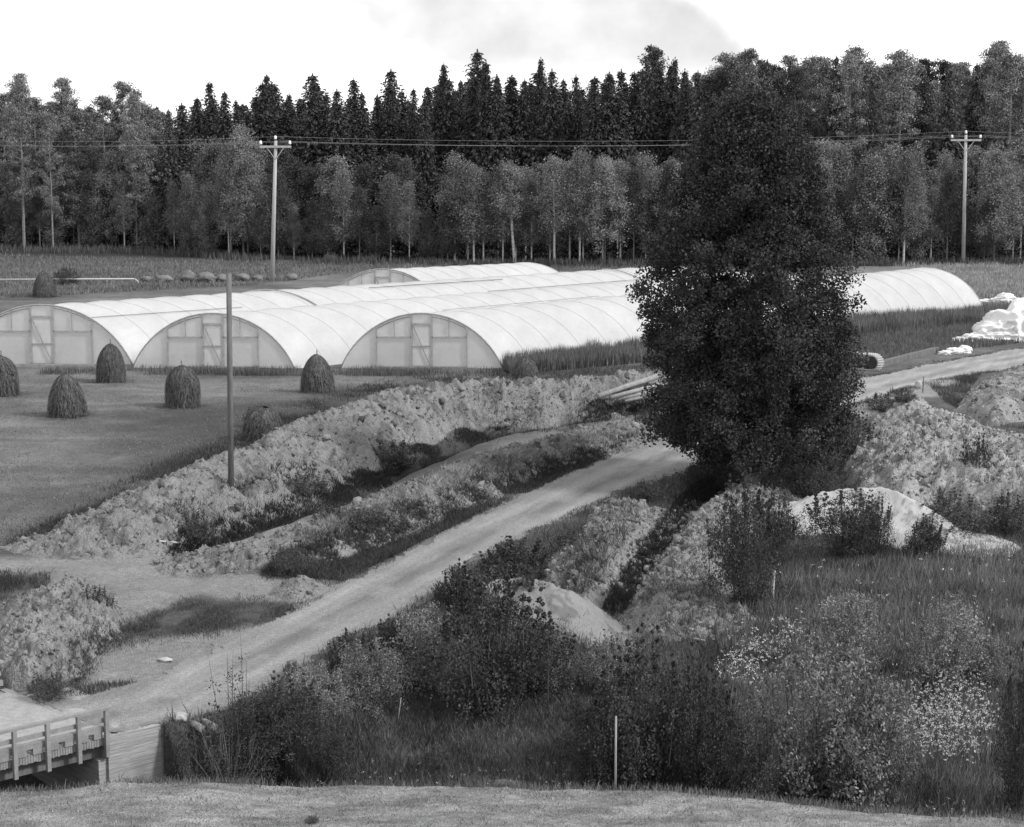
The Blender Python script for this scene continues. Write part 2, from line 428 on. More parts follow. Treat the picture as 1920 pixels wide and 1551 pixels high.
# ------------------------------------------------------------------ the ground sheet and the road laid on it
yy = np.concatenate([np.linspace(-40, 24, 20), 1 / np.linspace(1 / 25.0, 1 / 190.0, 620), np.geomspace(196, 4000, 34)])
cc = np.concatenate([np.linspace(-3, -.44, 30), np.linspace(-.42, -.275, 60), np.linspace(-.273, .273, 560), np.linspace(.275, .42, 60), np.linspace(.44, 3, 30)])
CC, YY = np.meshgrid(cc, yy); XX = CC * np.maximum(YY, 24 + .5 * (24 - YY))
ZZ = base_z(XX, YY)

def fast_z(x, y):
    x = np.asarray(x, float); y = np.asarray(y, float)
    c = x / np.maximum(y, 24 + .5 * (24 - y))
    fi = np.clip(np.interp(c, cc, np.arange(len(cc))), 0, len(cc) - 1.001); fj = np.clip(np.interp(y, yy, np.arange(len(yy))), 0, len(yy) - 1.001)
    i = fi.astype(int); j = fj.astype(int); a = fi - i; b = fj - j
    return (ZZ[j, i] * (1 - a) + ZZ[j, i + 1] * a) * (1 - b) + (ZZ[j + 1, i] * (1 - a) + ZZ[j + 1, i + 1] * a) * b
def fast_top(x, y):
    z = fast_z(x, y)
    for fn in HEAPS: z = z + np.maximum(fn(np.asarray(x, float), np.asarray(y, float)), 0)
    return z

def field_tone(x, y):
    t = .135 * (.5 + 1.0 * fbm(x * .16, y * .33, 5, 101))
    t = t * (.8 + .4 * fbm(x * .9, y * .9, 3, 102)) * (.74 + .52 * fbm(x * .12 + y * .05, y * 1.3, 4, 103))
    def put(poly, val, s=.8, amp=1.6, k=1.0, seed=0):
        nonlocal t
        d = sdf(x, y, wpoly(poly)) + (fbm(x * .55, y * .55, 4, 200 + seed) - .5) * amp
        w = sstep(s, -s, d) * k
        t = t * (1 - w) + val * w
    put([(-300, 430), (520, 460), (520, 500), (-300, 510)], .13, 4, 6, .8, 1)
    put([(640, 430), (1600, 440), (1600, 520), (640, 520)], .1, 3, 5, .8, 2)
    put([(1560, 470), (2300, 470), (2300, 545), (1800, 545), (1560, 505)], .2, 3, 5, 1, 3)
    put([(1590, 610), (1850, 590), (2200, 570), (2200, 610), (1800, 655), (1600, 690)], .085, 1, 3, 1, 4)
    put([(250, 780), (620, 740), (1000, 690), (1250, 690), (1250, 720), (900, 735), (640, 790), (400, 890), (200, 1000), (100, 1030), (0, 1030), (140, 940)], .06, 2.5, 4, .9, 5)
    # everything on the right of the road, down to the stream
    put([(290, 1370), (430, 1335), (560, 1252), (700, 1178), (830, 1095), (1000, 996), (1150, 931), (1320, 868), (1500, 800), (1640, 745), (1740, 716), (1920, 690), (2300, 660), (2300, 1600), (290, 1500)], .06, .4, .8, 1, 6)
    put([(1600, 760), (1740, 716), (1920, 690), (2200, 660), (2200, 860), (1850, 800), (1700, 745)], .13, .8, 2, .8, 7)
    put([(1585, 770), (1600, 745), (1740, 708), (1800, 700), (1770, 745), (1700, 750), (1620, 785)], .3, .5, 1.0, .9, 14)
    # bare soil in front of the field
    put([(-300, 1048), (0, 1045), (110, 1040), (190, 985), (300, 985), (480, 950), (600, 960), (560, 1020), (500, 1070), (620, 1075), (640, 1095), (500, 1165), (380, 1215), (290, 1280), (140, 1314), (-300, 1330)], .22, .5, 1.4, 1, 8)
    put([(640, 970), (760, 905), (900, 850), (1060, 812), (1190, 782), (1215, 800), (1080, 850), (940, 890), (800, 925), (660, 985)], .2, .6, 1.2, .9, 9)
    put([(510, 1075), (560, 1010), (650, 965), (780, 925), (940, 890), (1080, 850), (1215, 800), (1235, 812), (1130, 858), (960, 932), (800, 1008), (700, 1060), (640, 1085)], .06, .5, 1.2, .95, 10)
    put([(150, 1200), (300, 1150), (390, 1125), (560, 1135), (560, 1150), (440, 1185), (300, 1190), (210, 1205)], .06, .35, 1.0, .9, 11)
    put([(-100, 1150), (-100, 1090), (0, 1075), (90, 1075), (60, 1100), (0, 1145)], .06, .4, .8, .9, 12)
    put([(-100, 1310), (-20, 1270), (100, 1285), (240, 1275), (150, 1312), (-40, 1325)], .1, .5, 1.0, .7, 13)
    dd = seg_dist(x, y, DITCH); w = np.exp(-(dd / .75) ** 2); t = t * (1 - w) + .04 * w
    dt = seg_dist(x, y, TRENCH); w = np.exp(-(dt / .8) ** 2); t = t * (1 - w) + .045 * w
    e = y - np.interp(x, _cx, _cy)
    near = .215 * (.3 + 1.4 * fbm(x * 1.1, y * 3.4, 5, 110, .65)) * (.75 + .5 * fbm(x * 3.5, y * 9, 4, 111))
    w = sstep(1.3, .5, e); t = t * (1 - w) + near * w
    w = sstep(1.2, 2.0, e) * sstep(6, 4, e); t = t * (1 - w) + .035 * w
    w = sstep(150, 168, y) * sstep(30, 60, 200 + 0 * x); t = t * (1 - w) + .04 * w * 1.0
    return t

TT = field_tone(XX, YY)
idx = np.arange(XX.size).reshape(XX.shape)
QF = np.stack([idx[:-1, :-1], idx[:-1, 1:], idx[1:, 1:], idx[1:, :-1]], -1).reshape(-1, 4)
GV = np.stack([XX.ravel(), YY.ravel(), ZZ.ravel()], 1)
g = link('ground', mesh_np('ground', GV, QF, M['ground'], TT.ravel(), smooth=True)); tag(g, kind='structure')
# road
dr = sdf(XX, YY, ROAD) + (fbm(XX * .9, YY * .9, 4, 300) - .5) * .9 + (fbm(XX * 4, YY * 4, 2, 301) - .5) * .35
kv = (dr < 0.05).ravel()
F = QF[kv[QF].all(1)]; used, inv = np.unique(F, return_inverse=True)
RV = GV[used] + np.array([0, 0, .012]); rx, ry = RV[:, 0], RV[:, 1]
lane = -((rx - BRX) * .940 - (ry - BRY) * .340)
rt = .23 * (.88 + .24 * fbm(rx * .5, ry * .5, 4, 310)) + .07 * sstep(2, 14, rx) * sstep(60, 75, ry)
cen = [tuple(p) for p in wpoly([(100, 1360), (300, 1322), (500, 1222), (720, 1105), (900, 1008), (1060, 938), (1250, 855), (1450, 785), (1640, 730), (1840, 682), (2200, 622)])]
dc = seg_dist(rx, ry, cen)
rut = np.exp(-((dc - .62) / .22) ** 2); mid = np.exp(-(dc / .25) ** 2)
br = fbm(rx * .8, ry * .8, 3, 312)
along = rx * .34 + ry * .94; stre = fbm(lane * 5.5, along * .45, 4, 315); rt = rt * (.76 + .42 * stre)
rt = rt * (1 + .16 * rut) * (1 - .26 * mid * sstep(.35, .6, br)) * (1 - .14 * np.exp(-((dc - 1.15) / .25) ** 2) * br)
r = link('road', mesh_np('road', RV, inv.reshape(F.shape), M['road'], rt, smooth=True)); tag(r, kind='structure')

# ------------------------------------------------------------------ grass and weeds
def grass(name, label, poly, n, h, w, tone, var=.35, seed=1, surf=None, clump=0, soft=0, lean=.35, hvar=.5, cat='grass', clear_road=True, clear_heaps=False):
    r = np.random.default_rng(seed)
    if callable(poly):
        X, Y = poly(r, n); Z = (fast_z if surf is not top_z else fast_top)(X, Y)
    else:
        # the growth goes on past the edges of the view
        ext = [(x + 230 if x >= 1925 else (x - 230 if x <= -30 else x), y) for x, y in poly]
        if ext != poly: n = int(n * 1.15)
        px, py = scatter_px(ext, n, r, soft)
        X, Y, Z = at(px, py, fast_z if surf is not top_z else fast_top)
    if clear_road:
        k = sdf(X, Y, ROAD) > -.05 + r.normal(size=len(X)) * .06
        X, Y, Z = X[k], Y[k], Z[k]
    if clear_heaps:
        hz = fast_top(X, Y) - fast_z(X, Y); k = hz < .04 + .5 * r.random(len(X)) ** 6
        X, Y, Z = X[k], Y[k], Z[k]
    if clump:
        c = fbm(X * clump, Y * clump, 3, seed); k = c > r.uniform(.3, .62, len(X)); X, Y, Z = X[k], Y[k], Z[k]
    n = len(X)
    hh = h * r.uniform(1 - hvar, 1 + hvar, n) * (.65 + .7 * fbm(X * .8, Y * .8, 3, seed + 1))
    V, F = blades(X, Y, Z, hh, w * r.uniform(.7, 1.4, n), lean, r)
    T = tones(n, 5, tone, var, r)
    T *= np.repeat(.7 + .6 * fbm(X * .5, Y * .5, 3, seed + 2), 5)
    o = link(name, mesh_np(name, V, F, M['blade'], T)); tag(o, label, cat, None, 'stuff')
    return o

LOW = [(300, 1385), (440, 1335), (560, 1256), (700, 1180), (830, 1098), (1000, 998), (1150, 934), (1330, 868), (1480, 815), (1600, 850), (1720, 900), (1940, 935), (1940, 1545), (1500, 1515), (1250, 1493), (960, 1478), (640, 1472), (300, 1476)]
grass('tall_grass', 'tall dark weeds covering the slope between the road and the mown strip', LOW, 170000, .13, .011, .165, .65, 401, top_z, 0, lean=1.0, clear_heaps=True)
grass('tall_grass', 'paler seeding grass standing among the shrubs at the lower right', [(1330, 1180), (1480, 1090), (1700, 1060), (1940, 1030), (1940, 1545), (1500, 1510), (1380, 1400)], 80000, .17, .009, .25, .65, 402, base_z, .6, lean=.8, clear_heaps=True)
def strip_edge(r, n):
    X = r.uniform(-12, 12, n); return X, np.interp(X, _cx, _cy) + r.normal(size=n) * .16 + .25
def strip(r, n):
    X = r.uniform(-12, 12, n); return X, np.interp(X, _cx, _cy) - r.uniform(-.2, 4.5, n)
grass('tall_grass', 'fringe of tall weeds along the far edge of the mown strip', strip_edge, 14000, .13, .01, .15, .6, 403, base_z, .6, lean=.8)
grass('mown_grass', 'short mown grass on the strip in the foreground', strip, 90000, .035, .009, .32, .6, 404, base_z, 1.3, lean=1.8)
grass('mown_grass', 'darker weedy tufts in the mown foreground strip', strip, 30000, .045, .011, .1, .5, 431, base_z, 3.0, lean=1.2)
grass('field_grass', 'cut stubble grass of the hayfield with the haycocks', [(-60, 700), (240, 700), (640, 697), (1230, 690), (1200, 720), (900, 735), (700, 755), (560, 805), (420, 870), (300, 915), (190, 985), (80, 1040), (-60, 1040)], 90000, .05, .02, .19, .55, 405, base_z, .3, lean=1.3)
grass('field_grass', 'uncut meadow grass in front of the forest', [(-60, 470), (480, 492), (1240, 500), (1240, 520), (700, 505), (480, 535), (-60, 575)], 40000, .2, .06, .17, .4, 406, base_z, 0)
grass('field_grass', 'bright dry meadow grass around the right utility pole', [(1580, 496), (1960, 494), (1960, 560), (1850, 560), (1700, 500)], 20000, .22, .06, .3, .35, 407, base_z, 0)
TW = [(940, 694), (1210, 652), (1600, 606), (1860, 588), (1960, 585), (1960, 612), (1860, 606), (1640, 628), (1210, 680), (960, 704)]
grass('tall_grass', 'belt of tall weeds along the long side of the polytunnels', TW, 70000, .58, .026, .16, .55, 408, base_z, 0, lean=.25)
grass('tall_grass', 'weeds growing along the tunnel fronts', [(-40, 692), (240, 694), (560, 697), (960, 697), (960, 706), (560, 706), (240, 704), (-40, 700)], 12000, .26, .02, .13, .5, 409, base_z, .6, lean=.3)
grass('field_grass', 'unmown grass between the tunnels and the road', [(1590, 625), (1940, 590), (1940, 612), (1780, 660), (1600, 690), (1210, 712), (1210, 680)], 30000, .25, .035, .15, .35, 410, base_z, 0)
def ditch_line(r, n):
    P = np.array(DITCH); L = np.concatenate([[0], np.cumsum(np.hypot(*np.diff(P, axis=0).T))]); u = r.uniform(0, L[-1], n)
    return np.interp(u, L, P[:, 0]) + r.normal(size=n) * .3, np.interp(u, L, P[:, 1]) + r.normal(size=n) * .32
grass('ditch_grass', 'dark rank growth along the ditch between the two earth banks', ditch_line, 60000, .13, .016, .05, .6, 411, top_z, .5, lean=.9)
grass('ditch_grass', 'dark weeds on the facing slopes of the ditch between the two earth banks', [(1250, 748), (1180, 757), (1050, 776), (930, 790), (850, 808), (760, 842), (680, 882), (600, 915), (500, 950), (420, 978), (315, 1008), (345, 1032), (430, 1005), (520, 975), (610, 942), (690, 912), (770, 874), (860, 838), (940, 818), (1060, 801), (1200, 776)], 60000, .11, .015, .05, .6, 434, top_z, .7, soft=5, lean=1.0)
grass('bank_grass', 'pale dry grass hanging on the second bank between ditch and road', [(1210, 790), (1130, 800), (1050, 815), (960, 836), (880, 860), (800, 895), (720, 930), (640, 965), (560, 1000), (560, 1030), (680, 975), (800, 925), (960, 872), (1080, 845), (1200, 808)], 30000, .14, .014, .28, .5, 412, top_z, .9, lean=1.6)
grass('verge_grass', 'dark grass verge along the field side of the road', [(490, 1075), (560, 1035), (660, 985), (780, 945), (940, 892), (1080, 858), (1215, 812), (1235, 818), (1130, 860), (960, 935), (800, 1012), (700, 1062), (640, 1090)], 80000, .13, .014, .075, .6, 413, base_z, .4, lean=1.0)
grass('verge_grass', 'dark weedy patch on the bare soil above the road', [(120, 1215), (300, 1148), (390, 1122), (575, 1135), (560, 1152), (440, 1188), (300, 1192), (200, 1215), (140, 1300)], 22000, .08, .01, .085, .6, 414, top_z, 1.2, soft=8, lean=1.0)
grass('verge_grass', 'dark grass corner at the left edge above the rough heap', [(-60, 1155), (-60, 1085), (0, 1072), (95, 1074), (60, 1100), (10, 1140)], 14000, .12, .012, .075, .5, 415, base_z, .9, lean=.9)
grass('verge_grass', 'low weeds on the shoulder above the bridge', [(-40, 1320), (20, 1275), (110, 1285), (260, 1280), (170, 1305), (60, 1318)], 4500, .1, .014, .09, .5, 416, top_z, .9)
grass('bank_grass', 'sparse weeds rooted on the rubbly heap by the large tree', [(1590, 770), (1700, 742), (1800, 780), (1940, 830), (1940, 930), (1760, 900), (1600, 880)], 3500, .13, .018, .11, .5, 417, top_z, .8)
grass('bank_grass', 'weeds in the hollow behind the right earth heaps', [(1740, 722), (1780, 715), (1840, 700), (1800, 760), (1880, 800), (1960, 800), (1960, 830), (1850, 798), (1770, 752)], 16000, .16, .016, .1, .5, 418, base_z, .8, lean=.9)
grass('field_grass', 'rank grass along the field edge behind the earth bank', [(1230, 694), (1000, 700), (780, 722), (640, 760), (480, 838), (330, 885), (200, 975), (70, 1030), (20, 1025), (130, 975), (250, 905), (380, 850), (560, 770), (760, 705), (960, 700)], 50000, .13, .018, .08, .6, 419, base_z, .45, soft=10, lean=.9)
grass('bank_grass', 'tufts of grass on the crumbling earth ridge', [(1390, 915), (1320, 955), (1230, 1040), (1180, 1110), (1250, 1180), (1330, 1180), (1340, 1000)], 5000, .11, .012, .11, .6, 420, top_z, .9, lean=1.0)
grass('ditch_grass', 'dark weeds filling the narrow diagonal trench', [(1345, 875), (1270, 935), (1215, 1010), (1170, 1075), (1130, 1140), (1165, 1150), (1205, 1090), (1245, 1035), (1295, 975), (1365, 910)], 26000, .12, .012, .045, .5, 421, top_z, 0, lean=.9)
grass('bank_grass', 'overgrowth on the tussocky mound by the roadside', [(1190, 915), (1120, 950), (1050, 1030), (1050, 1080), (1100, 1110), (1150, 1050), (1200, 970)], 4500, .13, .013, .085, .6, 422, top_z, .6, lean=1.0)

def flowers(name, label, poly, n, size, seed, tone=.75, h=(.35, .65)):
    r = np.random.default_rng(seed); px, py = scatter_px(poly, n, r, 22); X, Y, Z = at(px, py, fast_z)
    hh = r.uniform(h[0], h[1], n); C = []
    for k in range(7):
        C.append(np.stack([X + r.normal(size=n) * size * .8, Y + r.normal(size=n) * size * .8, Z + hh + r.normal(size=n) * size * .7], 1))
    V, F = leaf_quads(np.concatenate(C), size, .8, r, np.array([0, -.8, .7]), .75)
    T = tones(7 * n, 4, tone, .2, r)
    V2, F2 = blades(X, Y, Z, hh, np.full(n, .012), .1, r)
    o = link(name, mesh_np(name, V, F, M['blade'], T)); tag(o, label, 'flowers', None, 'stuff')

grass('tall_grass', 'clumps of taller pale weeds scattered through the scrub at the lower right', [(1340, 1170), (1480, 1080), (1700, 1050), (1940, 1010), (1940, 1540), (1500, 1505), (1380, 1400)], 60000, .3, .011, .19, .6, 432, base_z, 1.3, lean=.5, clear_heaps=True)
grass('tall_grass', 'clumps of dark weeds scattered through the scrub on the slope', LOW, 45000, .26, .014, .07, .5, 433, base_z, 1.1, lean=.7, clear_heaps=True)
grass('verge_grass', 'dark grass growing up the road side of the second bank', [(495, 1078), (590, 1003), (700, 962), (820, 930), (960, 885), (1100, 850), (1215, 812), (1235, 818), (1130, 860), (960, 935), (800, 1012), (700, 1062), (640, 1092)], 80000, .12, .014, .07, .6, 436, top_z, .75, soft=5, lean=1.0)
def road_edge(r, n):
    P = np.array(ROAD + [ROAD[0]])[2:]; L = np.concatenate([[0], np.cumsum(np.hypot(*np.diff(P, axis=0).T))]); u = r.uniform(0, L[-1], n)
    X = np.interp(u, L, P[:, 0]) + r.normal(size=n) * .22; Y = np.interp(u, L, P[:, 1]) + r.normal(size=n) * .22
    k = (sdf(X, Y, ROAD) > -.16 - .25 * (fbm(X * .7, Y * .7, 3, 66) - .5)) & (X > BRX + 1.6); return X[k], Y[k]
grass('verge_grass', 'ragged fringe of weeds along both edges of the road', road_edge, 60000, .08, .012, .085, .6, 435, base_z, .9, clear_road=False, lean=1.0)
flowers('white_flowers', 'upper patch of white flower heads among the shrubs', [(1360, 1285), (1400, 1245), (1450, 1225), (1490, 1215), (1480, 1250), (1430, 1285), (1400, 1310)], 300, .023, 501)
flowers('white_flowers', 'large patch of white flower heads at the lower right', [(1665, 1385), (1720, 1340), (1790, 1318), (1835, 1345), (1850, 1400), (1810, 1450), (1720, 1450), (1670, 1420)], 900, .021, 502)
flowers('white_flowers', 'thin scatter of white flower heads over the weedy slope', [(1420, 1100), (1700, 1060), (1920, 1080), (1920, 1450), (1700, 1440), (1700, 1330), (1500, 1200)], 130, .024, 503)
flowers('white_flowers', 'loose drift of white flower heads between the two flower patches', [(1480, 1230), (1600, 1260), (1700, 1300), (1700, 1440), (1640, 1440), (1560, 1340), (1450, 1300)], 120, .022, 505)
flowers('white_flowers', 'small white flowers along the edge of the mown strip', [(610, 1462), (960, 1468), (1250, 1482), (1600, 1505), (1900, 1520), (1900, 1532), (1600, 1512), (1250, 1489), (960, 1476), (610, 1468)], 160, .022, 504, .6, (.06, .2))

# ------------------------------------------------------------------ polytunnels
PHI = math.radians(67)
def arch(sx, w, h):
    """half-width fraction -1..1 (angle) -> x, z of the arch"""
    R = 1 / math.sin(PHI); x = w * R * math.sin(sx * PHI); z = h * (math.cos(sx * PHI) - math.cos(PHI)) / (1 - math.cos(PHI))
    return x, z
def arch_z(x, w, h):
    s = math.asin(max(-1, min(1, x / w * math.sin(PHI)))) / PHI
    return arch(s, w, h)[1]

def tunnel(label, fx, fy, bx, by, k=1.0, nh=14, seed=0, front=True, sill=False):
    w, h = 3.68 * k, 2.5 * k
    X0, Y0, _ = [float(v) for v in G(fx, fy, h)]; X1, Y1, _ = [float(v) for v in G(bx, by, h)]
    ux, uy = X1 - X0, Y1 - Y0
    t = thing('polytunnel', label, 'polytunnel', (X0, Y0, 0), 'white polytunnels in the field')
    r = np.random.default_rng(seed)
    na, nl = 36, nh * 8
    V = []
    for i in range(nl + 1):
        f = i / nl; s = abs(math.sin(PI * f * nh)); sag = 1 - .012 * s
        for j in range(na + 1):
            x, z = arch(-1 + 2 * j / na, w, h)
            wr = 1 + .006 * math.sin(j * .9 + i * .6 + seed) * s
            V.append((ux * f + x * sag * wr, uy * f, max(z * sag * wr, 0) - (.04 if j in (0, na) else 0)))
    F = [(i * (na + 1) + j, i * (na + 1) + j + 1, (i + 1) * (na + 1) + j + 1, (i + 1) * (na + 1) + j) for i in range(nl) for j in range(na)]
    link('film_cover', mesh_np('film_cover', V, F, M['film'], smooth=True), t)
    for i in range(nh + 1):
        f = i / nh
        rad = .04 if i == 0 else (.025 if i == nh else .011)
        pts = [(ux * f + arch(-1 + 2 * j / 32, w + .01, h + .012)[0], uy * f + (-.02 if i == 0 else 0), arch(-1 + 2 * j / 32, w + .01, h + .012)[1]) for j in range(33)]
        link('hoop', MB().tube(pts, rad, 6).mesh('hoop', M['frame_wood'] if i == 0 else M['hoop'], True), t)
    def endwall(x0, y0, dy, m):
        W = [(x0, y0 + dy, -.05)]
        for j in range(41): x, z = arch(-1 + 2 * j / 40, w - .02, h - .02); W.append((x0 + x, y0 + dy, z))
        me = bpy.data.meshes.new('end_wall'); me.from_pydata(W, [], [[0, i, i + 1] for i in range(1, 41)]); me.materials.append(m)
        link('end_wall', me, t)
    endwall(0, 0, .05, M['film_end']); endwall(ux, uy, -.03, M['film_end'])
    if not front: return t
    y = -.02
    def post(x, wd=.09): link('end_post', MB().beam((x, y, -.1), (x, y, arch_z(x, w, h) - .02), wd, .07, (0, 1, 0)).mesh('end_post', M['frame_wood']), t)
    dw = .46 * k
    for x in (-dw, dw): post(x, .11)
    for x in (-2.05 * k, 2.05 * k): post(x, .08)
    zr = 1.42 * k
    for s in (-1, 1):
        link('end_rail', MB().beam((s * dw, y, zr), (s * 2.05 * k, y, zr), .07, .06).mesh('end_rail', M['frame_wood']), t)
        link('window_bar', MB().beam((s * 1.24 * k, y, zr), (s * 1.24 * k, y, arch_z(1.24 * k, w, h) - .03), .05, .05, (0, 1, 0)).mesh('window_bar', M['frame_wood']), t)
        # second board under the arch between door post and outer post
        pts = [(s * (dw + (2.05 * k - dw) * q / 8), y, arch_z(dw + (2.05 * k - dw) * q / 8, w, h) - .1) for q in range(9)]
        link('arch_board', MB().tube(pts, .035, 4).mesh('arch_board', M['frame_wood']), t)
    link('sill_board', MB().box((0, y - .03, .03), (2 * 2.05 * k, .07, .12)).mesh('sill_board', M['rail_wood']), t)
    if sill:
        link('base_beam', MB().box((0.1, -.3, .0), (2 * w - .5, .14, .2)).mesh('base_beam', M['wood']), t)
    d = link('door', MB().box((0, y + .01, 1.0 * k), (2 * dw - .1, .02, 2.0 * k)).mesh('door', M['film_door']), t)
    for zz, hh in ((2.02 * k, .09), (.1, .07), (1.02, .04)):
        link('door_rail', MB().box((0, y - .03, zz), (2 * dw - .08, .05, hh)).mesh('door_rail', M['frame_wood']), d)
    link('door_brace', MB().beam((-dw + .08, y - .06, 1.95 * k), (dw - .08, y - .06, .14), .05, .03, (0, 1, 0)).mesh('door_brace', M['frame_wood']), d)
    return t

T1 = tunnel('leftmost polytunnel of the front row, its near end cut by the left edge', 77, 572, 1262, 498, 1.12, 24, 1, sill=True)
T2 = tunnel('middle polytunnel of the front row behind the slim wooden post', 398, 588, 1440, 506, 1.0, 22, 2)
T3 = tunnel('front right polytunnel whose long side runs behind the large tree', 790, 588, 1733, 503, 1.0, 22, 3)
T4 = tunnel('short stretch of polytunnel showing behind the others near the forest', 717, 505, 985, 493, 1.0, 8, 4)
def rope(t, p, q, sag, r=.02):
    p = Vector(p); q = Vector(q); pts = [p.lerp(q, i / 10) - Vector((0, 0, sag * 4 * (i / 10) * (1 - i / 10))) for i in range(11)]
    o = link('tie_rope', MB().tube([x - t.location for x in pts], r, 5).mesh('tie_rope', M['rope']), t)
def on_tunnel(t, back, s, f, k=1.0):
    X1, Y1, _ = [float(v) for v in G(back[0], back[1], 2.5 * k)]
    x, z = arch(s, 3.68 * k, 2.5 * k)
    return Vector((t.location.x + (X1 - t.location.x) * f + x * 1.01, t.location.y + (Y1 - t.location.y) * f, z * 1.01 + .03))
def run_rope(t, back, k, s, f0, f1, r=.018):
    n = max(3, int((f1 - f0) * 60)); pts = [on_tunnel(t, back, s, f0 + (f1 - f0) * i / n, k) - t.location for i in range(n + 1)]
    link('tie_rope', MB().tube(pts, r, 5).mesh('tie_rope', M['rope']), t)
run_rope(T1, (1262, 498), 1.12, .22, .42, .64); run_rope(T1, (1262, 498), 1.12, .45, .0, .2, .012)
run_rope(T2, (1440, 506), 1.0, .05, .42, .78, .012); run_rope(T3, (1733, 503), 1.0, -.05, .04, .3, .01)
# darker hoop standing proud on the left tunnel
pts = [on_tunnel(T1, (1262, 498), -1 + 2 * j / 30, .3, 1.12) - T1.location for j in range(31)]
link('hoop', MB().tube(pts, .035, 6).mesh('hoop', M['frame_wood'], True), T1)
pts = [on_tunnel(T1, (1262, 498), .0 + .8 * j / 16, .86, 1.12) - T1.location for j in range(17)]
link('hoop', MB().tube(pts, .03, 6).mesh('hoop', M['frame_wood'], True), T1)

# ------------------------------------------------------------------ haycocks
def haycock_mesh(seed, loose=False):
    r = np.random.default_rng(seed)
    def prof(z):
        zz = np.clip(z / 1.62, 0, 1); sh = (.3, .45, .2)[seed % 3]; ex = (1.7, 2.1, 1.5)[seed % 3]
        return .6 * np.where(zz < sh, .92 + .08 * np.sin(zz / sh * PI / 2), np.sqrt(np.clip(1 - ((zz - sh) / (1.008 - sh)) ** ex, 0, 1)))
    V = []; F = []; nz, na = 16, 26
    for i in range(nz + 1):
        z = 1.632 * i / nz
        for j in range(na):
            a = 2 * PI * j / na; R = float(prof(np.array(z))) * .93 * (1 + .3 * (vnoise(np.array(2 * math.cos(a) + seed), np.array(3 * math.sin(a) + z * 2), seed) - .5))
            V.append((R * math.cos(a), R * math.sin(a), z))
    for i in range(nz):
        for j in range(na): F.append((i * na + j, i * na + (j + 1) % na, (i + 1) * na + (j + 1) % na, (i + 1) * na + j))
    V = np.array(V); F = np.array(F); T = np.full(len(V), .055)
    n = 5200; z = 1.62 * r.uniform(.08, 1, n) ** .9; a = r.uniform(0, 2 * PI, n); R = prof(z) * r.uniform(.9, 1.06, n)
    L = r.uniform(.18, .5, n); dz = -L * .9; z2 = np.maximum(z + dz, 0.0); R2 = np.maximum(prof(z2), R) * r.uniform(.97, 1.12, n); a2 = a + r.normal(size=n) * .16
    p = np.stack([R * np.cos(a), R * np.sin(a), z], 1); q = np.stack([R2 * np.cos(a2), R2 * np.sin(a2), z2], 1)
    sd = np.stack([-np.sin(a), np.cos(a), 0 * a], 1) * r.uniform(.005, .013, n)[:, None]
    V2 = np.stack([p - sd, p + sd, q + sd * .5, q - sd * .5], 1).reshape(-1, 3); F2 = np.arange(4 * n).reshape(n, 4) + len(V)
    T2 = tones(n, 4, .105, .8, r)
    k = 700; a = r.uniform(0, 6.28, k); R = .5 + .5 * r.random(k) ** 2; h = r.uniform(.05, .13, k); b = a + r.normal(size=k) * .9
    p = np.stack([R * np.cos(a), R * np.sin(a), h], 1); q = p + np.stack([np.cos(b) * .16, np.sin(b) * .16, r.normal(size=k) * .03], 1); w_ = np.stack([-np.sin(b), np.cos(b), 0 * b], 1) * .008
    V3 = np.stack([p - w_, p + w_, q + w_ * .5, q - w_ * .5], 1).reshape(-1, 3); F3 = np.arange(4 * k).reshape(k, 4) + len(V) + len(V2)
    return np.concatenate([V, V2, V3]), np.concatenate([F, F2, F3]), np.concatenate([T, T2, tones(k, 4, .12, .6, r)])
HC = [haycock_mesh(s) for s in (1, 2, 3, 4, 5, 6, 7, 8)]
HM = [mesh_np('hay', *h[:2], M['hay'], h[2]) for h in HC]
PM = MB().tube([(0, 0, 0), (0.02, 0, 1.2), (0.03, .01, 1.86)], [.03, .028, .02], 6).mesh('pole', M['post_wood'])
HAY = [(4, 742, 1.72, 1.12, 'haycock cut off by the left edge of the field'), (128, 779, 1.66, 1.1, 'haycock standing nearest the front of the hayfield on the left'), (208, 716, 1.72, .98, 'tall haycock against the corner of the leftmost tunnel'),
       (343, 762, 1.68, 1.1, 'haycock in front of the middle tunnel, left of the slim post'), (596, 734, 1.62, 1.12, 'dark haycock in the gap between the middle and right tunnels'), (986, 722, 1.25, .95, 'haycock half hidden by the earth bank at the right tunnel corner'),
       (487, 826, 1.3, 1.05, 'slumped loose haycock just behind the earth bank'), (84, 557, 1.75, 1.2, 'far haycock in front of the white irrigation pipe')]
for i, (px, py, h, w, lab) in enumerate(HAY):
    p = at1(px, py); h0 = h / 1.66
    t = thing('haycock', lab, 'haycock', p - Vector((0, 0, .04)), 'haycocks in the field', rng.uniform(0, 6))
    o = link('hay', HM[i], t); o.scale = (w * rng.uniform(.92, 1.1), w, h0); o.rotation_euler = (rng.uniform(-.06, .06), rng.uniform(-.06, .06), 0)
    if i in (6,): o.rotation_euler = (.1, -.2, 0)
    o = link('pole', PM, t); o.scale = (1, 1, h0 * .98)

